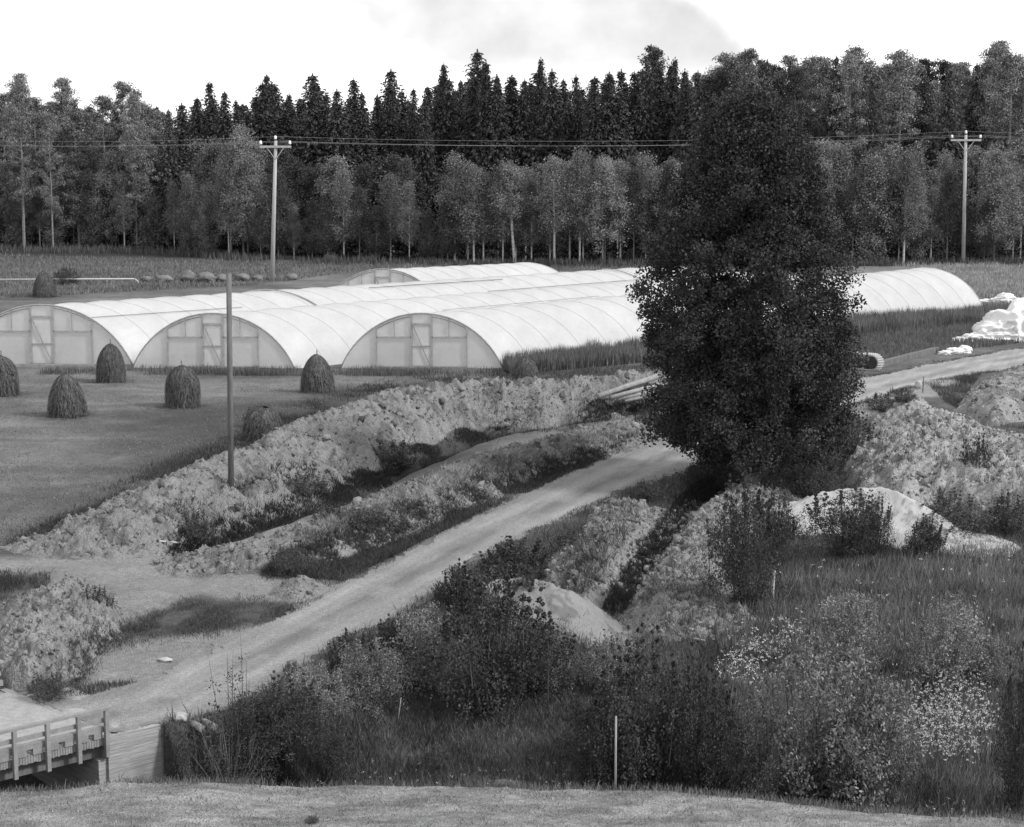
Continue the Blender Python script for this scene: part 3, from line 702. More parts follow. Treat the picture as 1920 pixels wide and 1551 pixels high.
# ------------------------------------------------------------------ posts, poles and wires
def utility_pole(px, py, toppx, toppy, label, arm):
    base = at1(px, py); base.z -= .3
    top = atY(toppx, toppy, base.y); d = top - base
    t = thing('utility_pole', label, 'utility pole', base, 'utility poles in front of the forest')
    link('shaft', MB().tube([(0, 0, 0), d * .5, d], [.17, .145, .115], 10).mesh('shaft', M['pole_wood'], True), t)
    za = d.z - .42; c = d * (za / d.z)
    arm_o = link('crossarm', MB().box((c.x, c.y - .13, za), (arm * 2, .11, .15)).mesh('crossarm', M['pole_wood']), t)
    for s in (-1, 1):
        link('arm_brace', MB().beam((c.x + s * arm * .55, c.y - .15, za - .05), (c.x + s * .05, c.y - .14, za - .85), .05, .04, (0, 1, 0)).mesh('arm_brace', M['pole_wood']), t)
    pins = []
    for s, zz in ((-1, za + .07), (1, za + .07), (0, d.z)):
        x = c.x + s * (arm - .08)
        p = Vector((x, c.y - (.13 if s else 0), zz))
        me = MB().tube([p, p + Vector((0, 0, .12))], .022, 6).mesh('insulator_pin', M['dark_metal'])
        pin = link('insulator_pin', me, t)
        link('insulator', MB().tube([p + Vector((0, 0, q)) for q in (.1, .13, .2, .26, .33, .36)], [.06, .11, .085, .1, .07, .02], 10).mesh('insulator', M['insul'], True), pin)
        pins.append(base + p + Vector((0, 0, .3)))
    return pins
PA = utility_pole(510, 527, 517, 264, 'left utility pole with three white insulators, behind the tunnels', 1.12)
PB = utility_pole(1806, 495, 1811, 253, 'right utility pole with three white insulators, at the meadow edge', 1.22)
def wire(a, b, sag, lab):
    pts = [a.lerp(b, i / 30) - Vector((0, 0, sag * 4 * (i / 30) * (1 - i / 30))) for i in range(31)]
    base = pts[0].copy()
    o = link('power_line', MB().tube([p - base for p in pts], .0065, 5).mesh('power_line', M['wire']), None, base); tag(o, lab, 'power line', 'power lines')
NAM = ['nearer outer line', 'farther outer line', 'centre line']
for k in range(3):
    wire(PA[k], PB[k], .55, 'thin power line strung between the two utility poles')
    d = PB[k] - PA[k]
    wire(PA[k] - Vector((38, -18, -.2)), PA[k], .5, 'thin power line running left from the left utility pole')
    wire(PB[k], PB[k] + Vector((40, 6, .1)), .5, 'thin power line running right from the right utility pole')

def rod(name, lab, cat, p, q, r, m, n=10, group=None, r2=None, wob=0.0):
    p = Vector(p); q = Vector(q); mid = (p + q) / 2 + Vector((wob, 0, wob))
    o = link(name, MB().tube([Vector((0, 0, 0)), mid - p, q - p], [r, (r + (r2 or r)) / 2, r2 or r], n).mesh(name, m, True), None, p)
    return tag(o, lab, cat, group)
b = at1(433, 912, top_z); b.z -= .3
rod('wooden_post', 'slim tall weathered post without wires standing on the earth bank', 'post', b, atY(429, 513, b.y), .085, M['post_wood'], 10, None, .075)
Yc = float(np.interp(.0, _cx, _cy)) + .45; q_ = atY(1155, 1470, Yc); b = Vector((q_.x, Yc, float(base_z(np.array([q_.x]), np.array([Yc]))[0])))
Ys = float(np.interp(b.x, _cx, _cy)) + .4; q_ = atY(1155, 1343, Ys); b = Vector((q_.x, Ys, float(base_z(np.array([q_.x]), np.array([Ys]))[0])))
rod('marker_stake', 'thin pale stake upright in front of the dark shrub', 'stake', b - Vector((0, 0, .2)), q_, .017, M['wood'])
b = at1(745, 1352); rod('marker_stake', 'thin leaning pale stick in the weeds below the road', 'stake', b - Vector((0, 0, .1)), atY(752, 1308, b.y), .01, M['pale_wood'])
b = at1(1730, 736, top_z); rod('marker_stake', 'thin dark stake on top of the rubbly heap by the road', 'stake', b - Vector((0, 0, .1)), atY(1732, 706, b.y), .022, M['post_wood'])
b = at1(1447, 1126); rod('broken_trunk', 'short broken pale birch trunk leaning among the shrubs under the large tree', 'trunk', b - Vector((0, 0, .1)), atY(1452, 1070, b.y), .035, M['birch_bark'], 8, None, .03)
b = at1(650, 1243); rod('marker_stake', 'short pale stick among the shrubs at the roadside', 'stake', b - Vector((0, 0, .1)), atY(650, 1212, b.y), .014, M['pale_wood'])

def plank(lab, a, b, w, h, m=M['pale_wood'], surf=top_z, lift=.05, name='plank'):
    p = at1(*a, surf); q = at1(*b, surf); c = (p + q) / 2
    p.z += lift; q.z += lift; c.z = 0
    o = link(name, MB().beam(p - c, q - c, w, h).mesh(name, m), None, c); tag(o, lab, 'plank')
plank('pale plank lying on the end of the long earth bank', (298, 1002), (342, 1036), .07, .03)
plank('pale plank sliding down the crumbling earth ridge', (1292, 1168), (1314, 1200), .035, .03, M['wood'])
plank('short plank at the foot of the crumbling earth ridge', (1301, 1202), (1322, 1206), .06, .04, M['wood'])
plank('dark squared timber lying on the road edge right of the crawler track', (1648, 689), (1756, 661), .3, .3, M['post_wood'], base_z, .12, 'timber_beam')
plank('thin pale board on the bare slope above the left heap', (0, 1029), (60, 1031), .05, .05, M['wood'], base_z, .03)
for i, (a, z0, c, z1, rr, lab) in enumerate([((1122, 743), .75, (1232, 706), .95, .1, 'thickest log sticking out of the log pile at its top'), ((1146, 745), .72, (1236, 722), .8, .075, 'log lying directly under the thickest log'),
        ((1158, 749), .55, (1242, 732), .66, .07, 'log with a broken end low in the pile'), ((1172, 752), .5, (1244, 738), .56, .06, 'thin log between the lower logs of the pile'), ((1206, 752), .36, (1250, 744), .42, .075, 'short log near the bottom of the pile'),
        ((1212, 758), .24, (1254, 751), .3, .08, 'lowest log of the pile at the shaded ditch')]):
    p = Vector([float(v) for v in G(a[0], a[1], z0)]); q = Vector([float(v) for v in G(c[0], c[1], z1)])
    rod('log', lab + ' by the large tree', 'log', p, q, rr, M['log_wood'], 10, 'log pile beside the large tree', rr * 1.1, .02)

# ------------------------------------------------------------------ irrigation pipe, boulders and scrub at the back left
Yp = float(G(100, 533, 0)[1])
t = thing('irrigation_pipe', 'long pale raised pipe with bent end across the meadow at the left', 'pipe', (0, Yp, 0))
a = atY(-120, 525, Yp); b = atY(252, 523, Yp)
L0 = Vector((0, Yp, 0))
link('straight_pipe', MB().tube([a - L0, b - L0], .055, 8).mesh('straight_pipe', M['metal'], True), t)
e1 = atY(258, 527, Yp); e2 = atY(260, 541, Yp)
link('bent_end', MB().tube([b - L0, e1 - L0, e2 - L0 - Vector((0, 0, .1))], .06, 8).mesh('bent_end', M['metal'], True), t)
for px in (-60, 20, 126, 200):
    p = atY(px, 524, Yp) - L0; link('pipe_stand', MB().tube([(p.x, 0, -.1), (p.x, 0, p.z)], .03, 6).mesh('pipe_stand', M['wood']), t)
p = atY(137, 528, Yp) - L0; link('coupling_box', MB().box((p.x, -.02, p.z), (.55, .25, .3)).mesh('coupling_box', M['dark_metal']), t)

def blob(r_, sz, seed, sub=3, amp=.35, freq=1.2, crease=False):
    import bmesh
    bm = bmesh.new(); bmesh.ops.create_icosphere(bm, subdivisions=sub, radius=1)
    co = np.array([v.co[:] for v in bm.verts])
    n = vnoise(co[:, 0] * freq + seed, co[:, 1] * freq + co[:, 2] * 1.7 * freq, seed) + .5 * vnoise(co[:, 0] * freq * 2.3 - seed, co[:, 2] * freq * 2.3 + co[:, 1] * 3, seed + 5)
    if crease:
        q1 = vnoise(co[:, 0] * 2.2 + seed, co[:, 1] * 2.2 + co[:, 2] * 3.1, seed + 9); q2 = vnoise(co[:, 0] * 4.6 - seed, co[:, 2] * 5.3 + co[:, 1] * 4, seed + 11)
        n = .5 * n + .55 * (1 - np.abs(2 * q1 - 1)) + .3 * (1 - np.abs(2 * q2 - 1))
    for v, k in zip(bm.verts, n): v.co *= (1 - amp + amp * 1.35 * float(k)); v.co.x *= sz[0]; v.co.y *= sz[1]; v.co.z *= sz[2]
    return bm
def stone(lab, px, py, sz, m, seed, surf=base_z, name='boulder', cat='boulder', group=None, sub=3, smooth=True, sink=.25):
    p = at1(px, py, surf); bm = blob(1, sz, seed, sub); me = bpy.data.meshes.new(name); bm.to_mesh(me); bm.free(); me.materials.append(m)
    if smooth: me.polygons.foreach_set('use_smooth', np.ones(len(me.polygons), bool))
    o = link(name, me, None, p + Vector((0, 0, sz[2] * (1 - sink)))); return tag(o, lab, cat, group)
BO = [(275, 529, .5, .35, 'smallest pale boulder, just right of the bent pipe end'), (306, 530, .85, .45, 'low wide boulder second from the pipe end'), (352, 529, .8, .62, 'tall rounded boulder in the middle of the boulder row'), (388, 530, 1.0, .58, 'largest boulder, left of the slim post'),
      (414, 529, .6, .45, 'boulder partly hidden by the slim post'), (455, 527, .8, .42, 'wide low boulder right of the slim post'), (484, 527, .55, .35, 'boulder touching the foot of the left utility pole'), (546, 525, .55, .4, 'boulder standing alone right of the left utility pole')]
for i, (px, py, a, h, lab) in enumerate(BO):
    stone(lab, px, py, (a * .72, a * .6, h * .72), M['stone'], 20 + i, group='pale boulders along the meadow')
stone('round pale stone in the road edge beside the bridge abutment', 340, 1352, (.13, .12, .1), M['white_stone'], 51, top_z, 'stone', 'stone')
stone('flat white stone lying on the bare shoulder above the road', 310, 1240, (.14, .09, .05), M['white_stone'], 52, top_z, 'stone', 'stone')
stone('small white stone by the thin dark stake', 1722, 728, (.16, .14, .2), M['white_stone'], 53, top_z, 'stone', 'stone')
stone('rounded earth hump at the edge of the mown strip', 943, 1478, (.2, .16, .09), M['ground'] if False else M['stone'], 54, base_z, 'stone', 'stone')
stone('pale hump at the strip edge below the willow shrub', 470, 1474, (.22, .16, .07), M['stone'], 55, base_z, 'stone', 'stone')
for i, (a, r_, lab) in enumerate([((378, 1366), .07, 'log end with a round pale face, right of the abutment'), ((411, 1369), .07, 'log end with a round pale face, nearest the sapling')]):
    p = at1(*a, base_z); p = Vector([float(v) for v in G(a[0], a[1], -.05)])
    d = Vector((-.4, .6, -.02))
    t = thing('log', lab, 'log', p, 'logs edging the road fill')
    link('bark_trunk', MB().tube([(0, 0, 0), d], r_, 14).mesh('bark_trunk', M['log_wood']), t)
    n_ = d.normalized(); link('cut_face', MB().tube([-n_ * .004, n_ * .002], r_ * .93, 14).mesh('cut_face', M['wood']), t)

# white plastic at the right
def sheet(lab, px, py, parts, name='plastic_sheet'):
    import bmesh
    p = at1(px, py); vs = []; fs = []
    for (dx, dy, dz, sx, sy, sz, sd) in parts:
        bm = blob(1, (sx * 1.15, sy * 1.1, sz * 1.05), sd, 5, .55, 1.3, True); n = len(vs)
        vs += [(v.co.x + dx, v.co.y + dy, v.co.z + dz) for v in bm.verts]; fs += [[v.index + n for v in f.verts] for f in bm.faces]; bm.free()
    me = bpy.data.meshes.new(name); me.from_pydata(vs, [], fs); me.materials.append(M['sheet']); me.polygons.foreach_set('use_smooth', np.ones(len(fs), bool))
    tag(link(name, me, None, p), lab, 'plastic sheeting')
sheet('big crumpled heap of white plastic sheeting by the road at the right edge', 1880, 640,
      [(.9, .3, .5, 1.3, 1.0, 1.2, 61), (0, 0, .3, 1.1, .7, .75, 62), (-.9, -.3, .15, .8, .5, .45, 63), (-1.7, -.5, .08, .6, .4, .3, 64), (-2.4, -.8, .05, .4, .3, .2, 65), (1.9, .6, .5, 1.3, 1.0, 1.4, 66), (.5, -.5, .1, .5, .3, .3, 67)])
sheet('small bundle of white plastic lying in the meadow right of the tunnel', 1886, 566, [(0, 0, .1, .5, .35, .35, 71), (-.5, .1, .05, .4, .25, .2, 72), (-1.2, .2, .02, .5, .25, .13, 73)])
sheet('torn strip of white plastic trailing on the weeds beside the road', 1790, 664, [(0, 0, .1, .35, .2, .18, 75), (.5, .2, .12, .3, .2, .2, 76), (-.5, -.15, .05, .3, .15, .12, 77)])

# crawler track beside the road
t = thing('crawler_track', 'pale ribbed crawler track poking out behind the large tree', 'crawler track', at1(1612, 692))
pad = MB(); Lh, R = .75, .33
path = []
for i in range(14): path.append((-Lh + 2 * Lh * i / 14, 2 * R))
for i in range(10): a = PI / 2 - PI * i / 10; path.append((Lh + R * math.cos(a), R + R * math.sin(a)))
for i in range(14): path.append((Lh - 2 * Lh * i / 14, 0))
for i in range(10): a = -PI / 2 - PI * i / 10; path.append((-Lh + R * math.cos(a), R + R * math.sin(a)))
for i, (x, z) in enumerate(path):
    x2, z2 = path[(i + 1) % len(path)]; ang = math.atan2(z2 - z, x2 - x); Rm = Matrix.Rotation(-ang, 3, 'Y')
    pad.box(((x + x2) / 2, 0, (z + z2) / 2 + .03), (.078, .45, .05), Rm); pad.box(((x + x2) / 2 - math.sin(ang) * -.03 * -1, 0, (z + z2) / 2 + .03 + math.cos(ang) * .04 * (1 if i < 24 else 1)), (.03, .45, .06), Rm)
link('track_pad_chain', pad.mesh('track_pad_chain', M['track_pad']), t)
link('side_frame', MB().box((0, 0, R + .03), (1.5, .3, .2)).mesh('side_frame', M['dark_metal']), t)
for x in (-Lh, Lh): link('sprocket', MB().tube([(x, -.2, R + .03), (x, .2, R + .03)], R * .85, 18).mesh('sprocket', M['dark_metal']), t)
for x in (-.4, 0, .4): link('roller', MB().tube([(x, -.18, .13), (x, .18, .13)], .1, 12).mesh('roller', M['dark_metal']), t)
t.rotation_euler = (0, 0, -.75)

# ------------------------------------------------------------------ bridge
A = Vector((BRX, BRY, 0)); ax = Vector((AXD[0], AXD[1], 0)); wx = Vector((WXD[0], WXD[1], 0))     # along the bridge away from the road; across it
Rb = Matrix((ax, wx, Vector((0, 0, 1)))).transposed()
t = thing('timber_bridge', 'small timber road bridge with white-worn railing at the lower left', 'bridge', A)
LB, WB = 6.2, 3.9
dm = MB()
nb = int(LB / .052)
for i in range(nb):
    dm.box(Rb @ Vector((.03 + i * .052, WB / 2, -.07 + .004 * ((i * 7) % 5 - 2))), (.044, WB, .14), Rb)
link('deck', dm.mesh('deck', M['rail_wood']), t)
link('deck_gravel', MB().box(Rb @ Vector((LB / 2, WB / 2, .012)), (LB, WB - .5, .02), Rb).mesh('deck_gravel', M['deck_gravel']), t)
for off in (.25, 1.4, 2.55, 3.65):
    link('girder', MB().box(Rb @ Vector((LB / 2, off, -.27)), (LB, .16, .24), Rb).mesh('girder', M['post_wood']), t)
def s_of_px(px):
    lo, hi = -.2, 12
    for _ in range(50):
        m_ = (lo + hi) / 2; p = A + ax * m_; zc = p.y * CT + (H - p.z) * ST
        if 960 + p.x / zc * FPX > px: lo = m_
        else: hi = m_
    return lo
posts = [s_of_px(p) for p in (196, 144, 86, 24)]; st = posts[3] - posts[2]
while posts[-1] + st < LB: posts.append(posts[-1] + st)
for side in (0, 1):
    yo = -.04 if side == 0 else WB + .04
    sg = 1 if side else -1
    for s in posts:
        link('railing_post', MB().box(Rb @ Vector((s, yo + sg * .04, .1)), (.072, .072, .86), Rb).mesh('railing_post', M['rail_wood']), t)
    link('top_rail', MB().box(Rb @ Vector((LB / 2 - .06, yo + sg * .03, .555)), (LB + .02, .1, .05), Rb).mesh('top_rail', M['rail_wood']), t)
    link('mid_rail', MB().box(Rb @ Vector((LB / 2, yo - sg * .02, .335)), (LB, .035, .08), Rb).mesh('mid_rail', M['rail_wood']), t)
    link('kerb_beam', MB().box(Rb @ Vector((LB / 2, yo - sg * .06, .165)), (LB, .09, .1), Rb).mesh('kerb_beam', M['rail_wood']), t)
    kb = []
    for a_, b_ in zip(posts[:-1], posts[1:]):
        for f in (.25, .75):
            link('kerb_block', MB().box(Rb @ Vector((a_ + (b_ - a_) * f, yo - sg * .06, .058)), ((b_ - a_) * .3, .085, .112), Rb).mesh('kerb_block', M['rail_wood']), t)
ab = thing('bridge_abutment', 'board-marked concrete abutment block at the road end of the bridge', 'abutment', A)
link('face_block', MB().box(Rb @ Vector((-.53, WB / 2, -1.0)), (1.1, WB + .12, 2.02), Rb).mesh('face_block', M['concrete']), ab)
link('bearing_ledge', MB().box(Rb @ Vector((.09, WB / 2, -1.2)), (.2, WB, 1.6), Rb).mesh('bearing_ledge', M['concrete']), ab)
ab = thing('bridge_abutment', 'concrete abutment at the mown strip end of the bridge', 'abutment', A + ax * LB)
link('face_block', MB().box(Rb @ Vector((.3, WB / 2, -1.0)), (.5, WB, 2.0), Rb).mesh('face_block', M['concrete']), ab)

# ------------------------------------------------------------------ the large tree
OUT = np.array([(172, 1400, 1422), (200, 1352, 1462), (240, 1318, 1496), (300, 1284, 1530), (360, 1262, 1552), (430, 1240, 1572), (480, 1216, 1588), (520, 1168, 1604), (580, 1172, 1600),
                (630, 1202, 1590), (690, 1212, 1608), (750, 1204, 1606), (800, 1224, 1596), (830, 1252, 1578), (850, 1290, 1545), (868, 1360, 1480)], float)
tb = at1(1408, 912); TY = tb.y
oz = np.array([atY(1400, y, TY).z for y in OUT[:, 0]]) - tb.z
ol = np.array([atY(x, y, TY).x for x, y in OUT[:, [1, 0]]]) - tb.x; orr = np.array([atY(x, y, TY).x for x, y in OUT[:, [2, 0]]]) - tb.x
def prof(z):
    zz = oz[::-1]; return np.interp(z, zz, ol[::-1]), np.interp(z, zz, orr[::-1])
tree = thing('birch_tree', 'large dark leafy tree standing beside the road in front of the tunnels', 'tree', tb)
r = np.random.default_rng(77)
top = float(oz[0])
tp = [(0, 0, -.3), (.03, 0, .6), (-.02, .05, 2.2), (.1, .05, 4.5), (.12, -.05, 7.0), (.05, 0, 9.4), (-.02, 0, top - .6)]
tr = link('trunk', MB().tube(tp, [.26, .2, .17, .14, .1, .06, .02], 12).mesh('trunk', M['grey_bark'], True), tree)
limbs = MB(); CL = []
zs = np.sort(np.concatenate([r.uniform(.9, 4.0, 36), r.uniform(3.5, top - 1.0, 62)]))
for k, z0 in enumerate(zs):
    az = k * 2.39996 + r.normal() * .3
    z1 = min(z0 + r.uniform(-.35, .9), top - .2); z1 = max(z1, float(oz[-1]) + .1)
    l, rr = prof(z1); c = (l + rr) / 2; R = (rr - l) / 2 * r.uniform(.74, 1.05)
    tx = np.interp(z0, [p[2] for p in tp], [p[0] for p in tp])
    p0 = Vector((tx, 0, z0)); p3 = Vector((c + R * math.cos(az), R * math.sin(az), z1))
    p1 = p0.lerp(p3, .35) + Vector((0, 0, .35)); p2 = p0.lerp(p3, .7) + Vector((r.normal() * .12, r.normal() * .12, .25))
    limbs.tube([p0, p1, p2, p3], [.05, .035, .02, .006], 5, False)
    Ll = (p3 - p0).length
    for f in np.arange(.28, 1.02, .42 / max(Ll, .5)):
        q = p0.lerp(p1, f / .35) if f < .35 else (p1.lerp(p2, (f - .35) / .35) if f < .7 else p2.lerp(p3, (f - .7) / .3))
        CL.append((q.x + r.normal() * .12, q.y + r.normal() * .12, q.z + r.normal() * .12 - .05, .17 + .13 * r.random()))
# twig clusters filling the crown volume unevenly
n = 1500; z = r.uniform(float(oz[-1]) + .1, top - .15, n * 3); l, rr = prof(z); a = r.uniform(0, 2 * PI, n * 3); q = np.sqrt(r.uniform(.12, .97, n * 3))
x = (l + rr) / 2 + (rr - l) / 2 * q * np.cos(a); y = (rr - l) / 2 * q * np.sin(a)
lob = .76 + .46 * fbm(np.cos(a) * 1.6 + 5, np.sin(a) * 1.6 + z * .9, 3, 905)
x = (l + rr) / 2 + (x - (l + rr) / 2) * lob; y = y * lob
keep = fbm(x * .9 + 3 + y * .5, z * .9 + y * .6, 3, 901) > .34
for i in np.nonzero(keep)[0][:n]: CL.append((x[i], y[i], z[i], r.uniform(.2, .34)))
CL = np.array(CL)
link('limb', limbs.mesh('limb', M['bark'], True), tree)
npc = 150; C = np.repeat(CL[:, :3], npc, 0); sg = np.repeat(CL[:, 3], npc)[:, None]
off = puff(r, len(C)) * sg * np.array([1, 1, .9]); off[:, 2] -= .05
V, F = leaf_quads(C + off, .088, .75, r)
ct = np.repeat(.048 * r.uniform(.6, 1.5, len(CL)), npc)
link('crown', mesh_np('crown', V, F, M['leaf_dark'], np.repeat(ct * r.uniform(.8, 1.25, len(C)), 4)), tree)

# ------------------------------------------------------------------ forest: prototypes, then one object per tree
protos = {}
def make_proto(key, name, label, trunk_me, crown_me):
    t = thing(name, label, 'tree', (0, 0, -500))
    link('trunk', trunk_me, t); link('crown', crown_me, t)
    protos[key] = t

def spruce(seed, tone, h=18.0, Rm=2.6):
    r = np.random.default_rng(seed)
    tk = MB().tube([(0, 0, -.3), (0, 0, h * .5), (0, 0, h)], [.2, .12, .015], 6).mesh('trunk', M['bark'])
    P = []; A = []; S = []
    z = h * .07
    while z < h - .15:
        f = (z - h * .07) / (h * .93); R = Rm * (1 - f) ** .8 * r.uniform(.8, 1.12) + .12
        nb = 8 if f < .8 else 6
        a0 = r.uniform(0, 6.28)
        for b in range(nb):
            a = a0 + 2 * PI * b / nb + r.normal() * .18; Rb = R * r.uniform(.65, 1.1)
            n = max(3, int(Rb / .16))
            for q in range(n):
                u = (q + .4) / n; rad = Rb * u
                zz = z + .1 * R - .42 * rad + .14 * rad * rad / max(R, .3) + r.normal() * .07
                P.append((rad * math.cos(a) + r.normal() * .08, rad * math.sin(a) + r.normal() * .08, zz)); A.append((math.cos(a), math.sin(a), -.35)); S.append(.62 * r.uniform(.7, 1.3) * (1 - .5 * f))
                P.append((rad * math.cos(a) + r.normal() * .14, rad * math.sin(a) + r.normal() * .14, zz - .12)); A.append((math.cos(a) * .5, math.sin(a) * .5, -.9)); S.append(.55 * r.uniform(.7, 1.3) * (1 - .5 * f))
        z += .36 * (1 - .45 * f)
    for q in range(10): P.append((0, 0, h - .1 * q)); A.append((r.normal() * .3, r.normal() * .3, 1)); S.append(.3)
    P = np.array(P); A = np.array(A)
    V, F = leaf_quads(P, np.array(S), .45, r, A, .35)
    return tk, mesh_np('crown', V, F, M['needle'], tones(len(P), 4, tone, .4, r))

def pine(seed, tone, h=18.0, z0=.42, Rm=2.0, trunkm='grey_bark'):
    r = np.random.default_rng(seed)
    bend = [(0, 0, -.3), (r.normal() * .15, r.normal() * .15, h * .5), (r.normal() * .2, 0, h * .96)]
    mb = MB().tube(bend, [.19, .14, .03], 7)
    C = []; n = 64
    for k in range(n):
        f = (k + r.random()) / n; z = h * (z0 + (1 - z0) * f)
        R = Rm * (math.sin(PI * min(1, .18 + .8 * f)) ** .6) * r.uniform(.35, 1.05); a = r.uniform(0, 6.28)
        p = (R * math.cos(a), R * math.sin(a), z + .15 * R); mb.tube([(0, 0, z - .2 * R), p], [.04, .01], 4, False)
        C.append(p + (r.uniform(.3, .55),))
    for k in range(6): C.append((r.normal() * .3, r.normal() * .3, h - .3 * k, .3))
    C = np.array(C); m = 170; P = np.repeat(C[:, :3], m, 0) + puff(r, len(C) * m, True) * np.repeat(C[:, 3], m)[:, None] * np.array([1.05, 1.05, .6])
    V, F = leaf_quads(P, .23, .5, r, np.array([0, 0, .8]), .7)
    return mb.mesh('trunk', M[trunkm]), mesh_np('crown', V, F, M['needle'], tones(len(P), 4, tone, .4, r))

def broad(seed, tone, h=9.0, z0=.35, Rm=1.7, leafsz=.13, n=74, trunkm='birch_bark', tr=.07, lean=0.0, m=130):
    r = np.random.default_rng(seed)
    mb = MB().tube([(0, 0, -.3), (lean * h * .3, 0, h * .35), (lean * h * .5 + r.normal() * .1, r.normal() * .1, h * .7), (lean * h * .5, 0, h * .97)], [tr * 1.2, tr, tr * .6, .012], 7)
    C = []
    for k in range(n):
        f = r.random() ** .9; z = h * (z0 + (1 - z0) * f)
        R = Rm * (min(1, .35 + f * 2.6) * (1 - f) ** .6 * 1.25 + .06) * math.sqrt(r.uniform(.05, 1)); a = r.uniform(0, 6.28)
        x0 = lean * h * .5
        p = (x0 + R * math.cos(a), R * math.sin(a), z)
        mb.tube([(x0, 0, max(z - .6 * R - .2, h * .15)), p], [.025, .006], 4, False)
        C.append(p + (r.uniform(.24, .5),))
    for k in range(5): C.append((lean * h * .5 + r.normal() * .15, r.normal() * .15, h - .25 * k, .16 + .05 * k))
    C = np.array(C); P = np.repeat(C[:, :3], m, 0) + puff(r, len(C) * m, True) * np.repeat(C[:, 3], m)[:, None] * np.array([1, 1, 1.15])
    V, F = leaf_quads(P, leafsz, .7, r)
    ct = np.repeat(r.uniform(.75, 1.25, len(C)), m)
    return mb.mesh('trunk', M[trunkm]), mesh_np('crown', V, F, M['forest_leaf'], np.repeat(tone * ct * r.uniform(.65, 1.35, len(P)), 4))

for i in range(4): make_proto(('spruce', i), 'spruce_tree', 'spruce', *spruce(600 + i, .06, 18, (3.0, 3.4, 2.6, 4.2)[i]))
for i in range(2): make_proto(('greyspruce', i), 'spruce_tree', 'spruce', *spruce(610 + i, .085, 18, (2.6, 3.0)[i]))
for i in range(3): make_proto(('pine', i), 'pine_tree', 'pine', *pine(620 + i, .19, 18, (.3, .38, .25)[i], (2.5, 2.9, 2.3)[i]))
for i in range(2): make_proto(('darkpine', i), 'pine_tree', 'pine', *pine(630 + i, .07, 18, (.22, .3)[i], 2.6, 'bark'))
for i in range(3): make_proto(('birch', i), 'birch_tree', 'birch', *broad(640 + i, .19, 9, (.28, .22, .34)[i], (1.3, 1.15, 1.45)[i]))
make_proto(('birchlean', 0), 'birch_tree', 'birch', *broad(650, .19, 9, .5, 1.4, lean=-.09, tr=.1))
for i in range(3): make_proto(('alder', i), 'alder_tree', 'alder', *broad(660 + i, .21, 9, (.1, .16, .06)[i], (1.9, 2.2, 1.6)[i], .14, 100, 'bark'))
for i in range(2): make_proto(('darkalder', i), 'alder_tree', 'alder', *broad(670 + i, .1, 9, (.16, .3)[i], (1.7, 1.5)[i], .14, 90, 'grey_bark', .06))

nominal = {'spruce': 18, 'greyspruce': 18, 'pine': 18, 'darkpine': 18, 'birch': 9, 'birchlean': 9, 'alder': 9, 'darkalder': 9}
used_p = set(); rf = np.random.default_rng(5)
def plant(kind, px, basey, topy, label, group, Y=None, wide=1.0, var=None):
    ks = [k for k in protos if k[0] == kind]; k = ks[(rf.integers(len(ks)) if var is None else var)]
    if Y is None: Y = float(G(px, basey, 0)[1])
    top = atY(px, topy, Y); h = top.z; s = h / nominal[kind]; wide *= {'pine': .8, 'spruce': 1.15}.get(kind, 1.0) * (rf.uniform(.8, 1.3) if kind in ('pine', 'spruce') else 1.0)
    loc = (top.x, Y, 0); sx = (s ** .6 if kind in ('spruce', 'greyspruce', 'pine', 'darkpine') else s ** .85) * wide * rf.uniform(.88, 1.12)
    if k in used_p: o = dup(protos[k], loc, rf.uniform(0, 6.28) if kind != 'birchlean' else 0, (sx, sx, s))
    else:
        o = protos[k]; used_p.add(k); o.location = loc; o.scale = (sx, sx, s)
    o['label'] = label; o['group'] = group
    return o

SKY = np.array([(-200, 165), (0, 160), (35, 155), (70, 182), (118, 168), (160, 192), (235, 170), (290, 188), (310, 190), (350, 180), (395, 165), (440, 172), (500, 148), (545, 155), (585, 145), (630, 165), (662, 155), (690, 178),
                (728, 140), (760, 160), (795, 165), (832, 125), (860, 150), (895, 98), (940, 130), (975, 140), (1012, 112), (1050, 132), (1085, 140), (1130, 115), (1170, 130), (1222, 98), (1265, 112), (1300, 128), (1330, 118), (1368, 100), (1405, 98), (1435, 102), (1490, 108),
                (1540, 108), (1600, 98), (1640, 108), (1690, 98), (1740, 112), (1790, 105), (1835, 112), (1872, 84), (1915, 105), (2100, 110)], float)
def sky_y(x): return float(np.interp(x, SKY[:, 0], SKY[:, 1]))
FEdge = lambda x: float(np.interp(x, [-300, 0, 300, 480, 640, 900, 1250, 1600, 1920, 2300], [461, 463, 469, 486, 490, 495, 497, 495, 493, 492]))
def region(px): return 'left' if px < 500 else ('mid' if px < 1230 else 'right')
def lab(kind, row, px):
    rg = region(px)
    where = {'left': 'left of the left pole', 'mid': 'between left pole and large tree', 'right': 'from the large tree rightwards'}[rg]
    nm = {'spruce': 'dark pointed spruce', 'greyspruce': 'greyer spruce', 'pine': 'pale-trunked pine', 'darkpine': 'dark round-topped pine', 'birch': 'slender birch', 'birchlean': 'leaning birch', 'alder': 'bushy pale broadleaf', 'darkalder': 'dark thin broadleaf'}[kind]
    rw = {'A': 'at the forest edge', 'A2': 'just inside the forest edge', 'B': 'in mid forest', 'C': 'at the forest back'}[row]
    return nm + ' ' + rw + ' ' + where, {'A': 'trees along the forest edge', 'A2': 'trees along the forest edge', 'B': 'tall trees of the forest', 'C': 'tall trees of the forest'}[row]

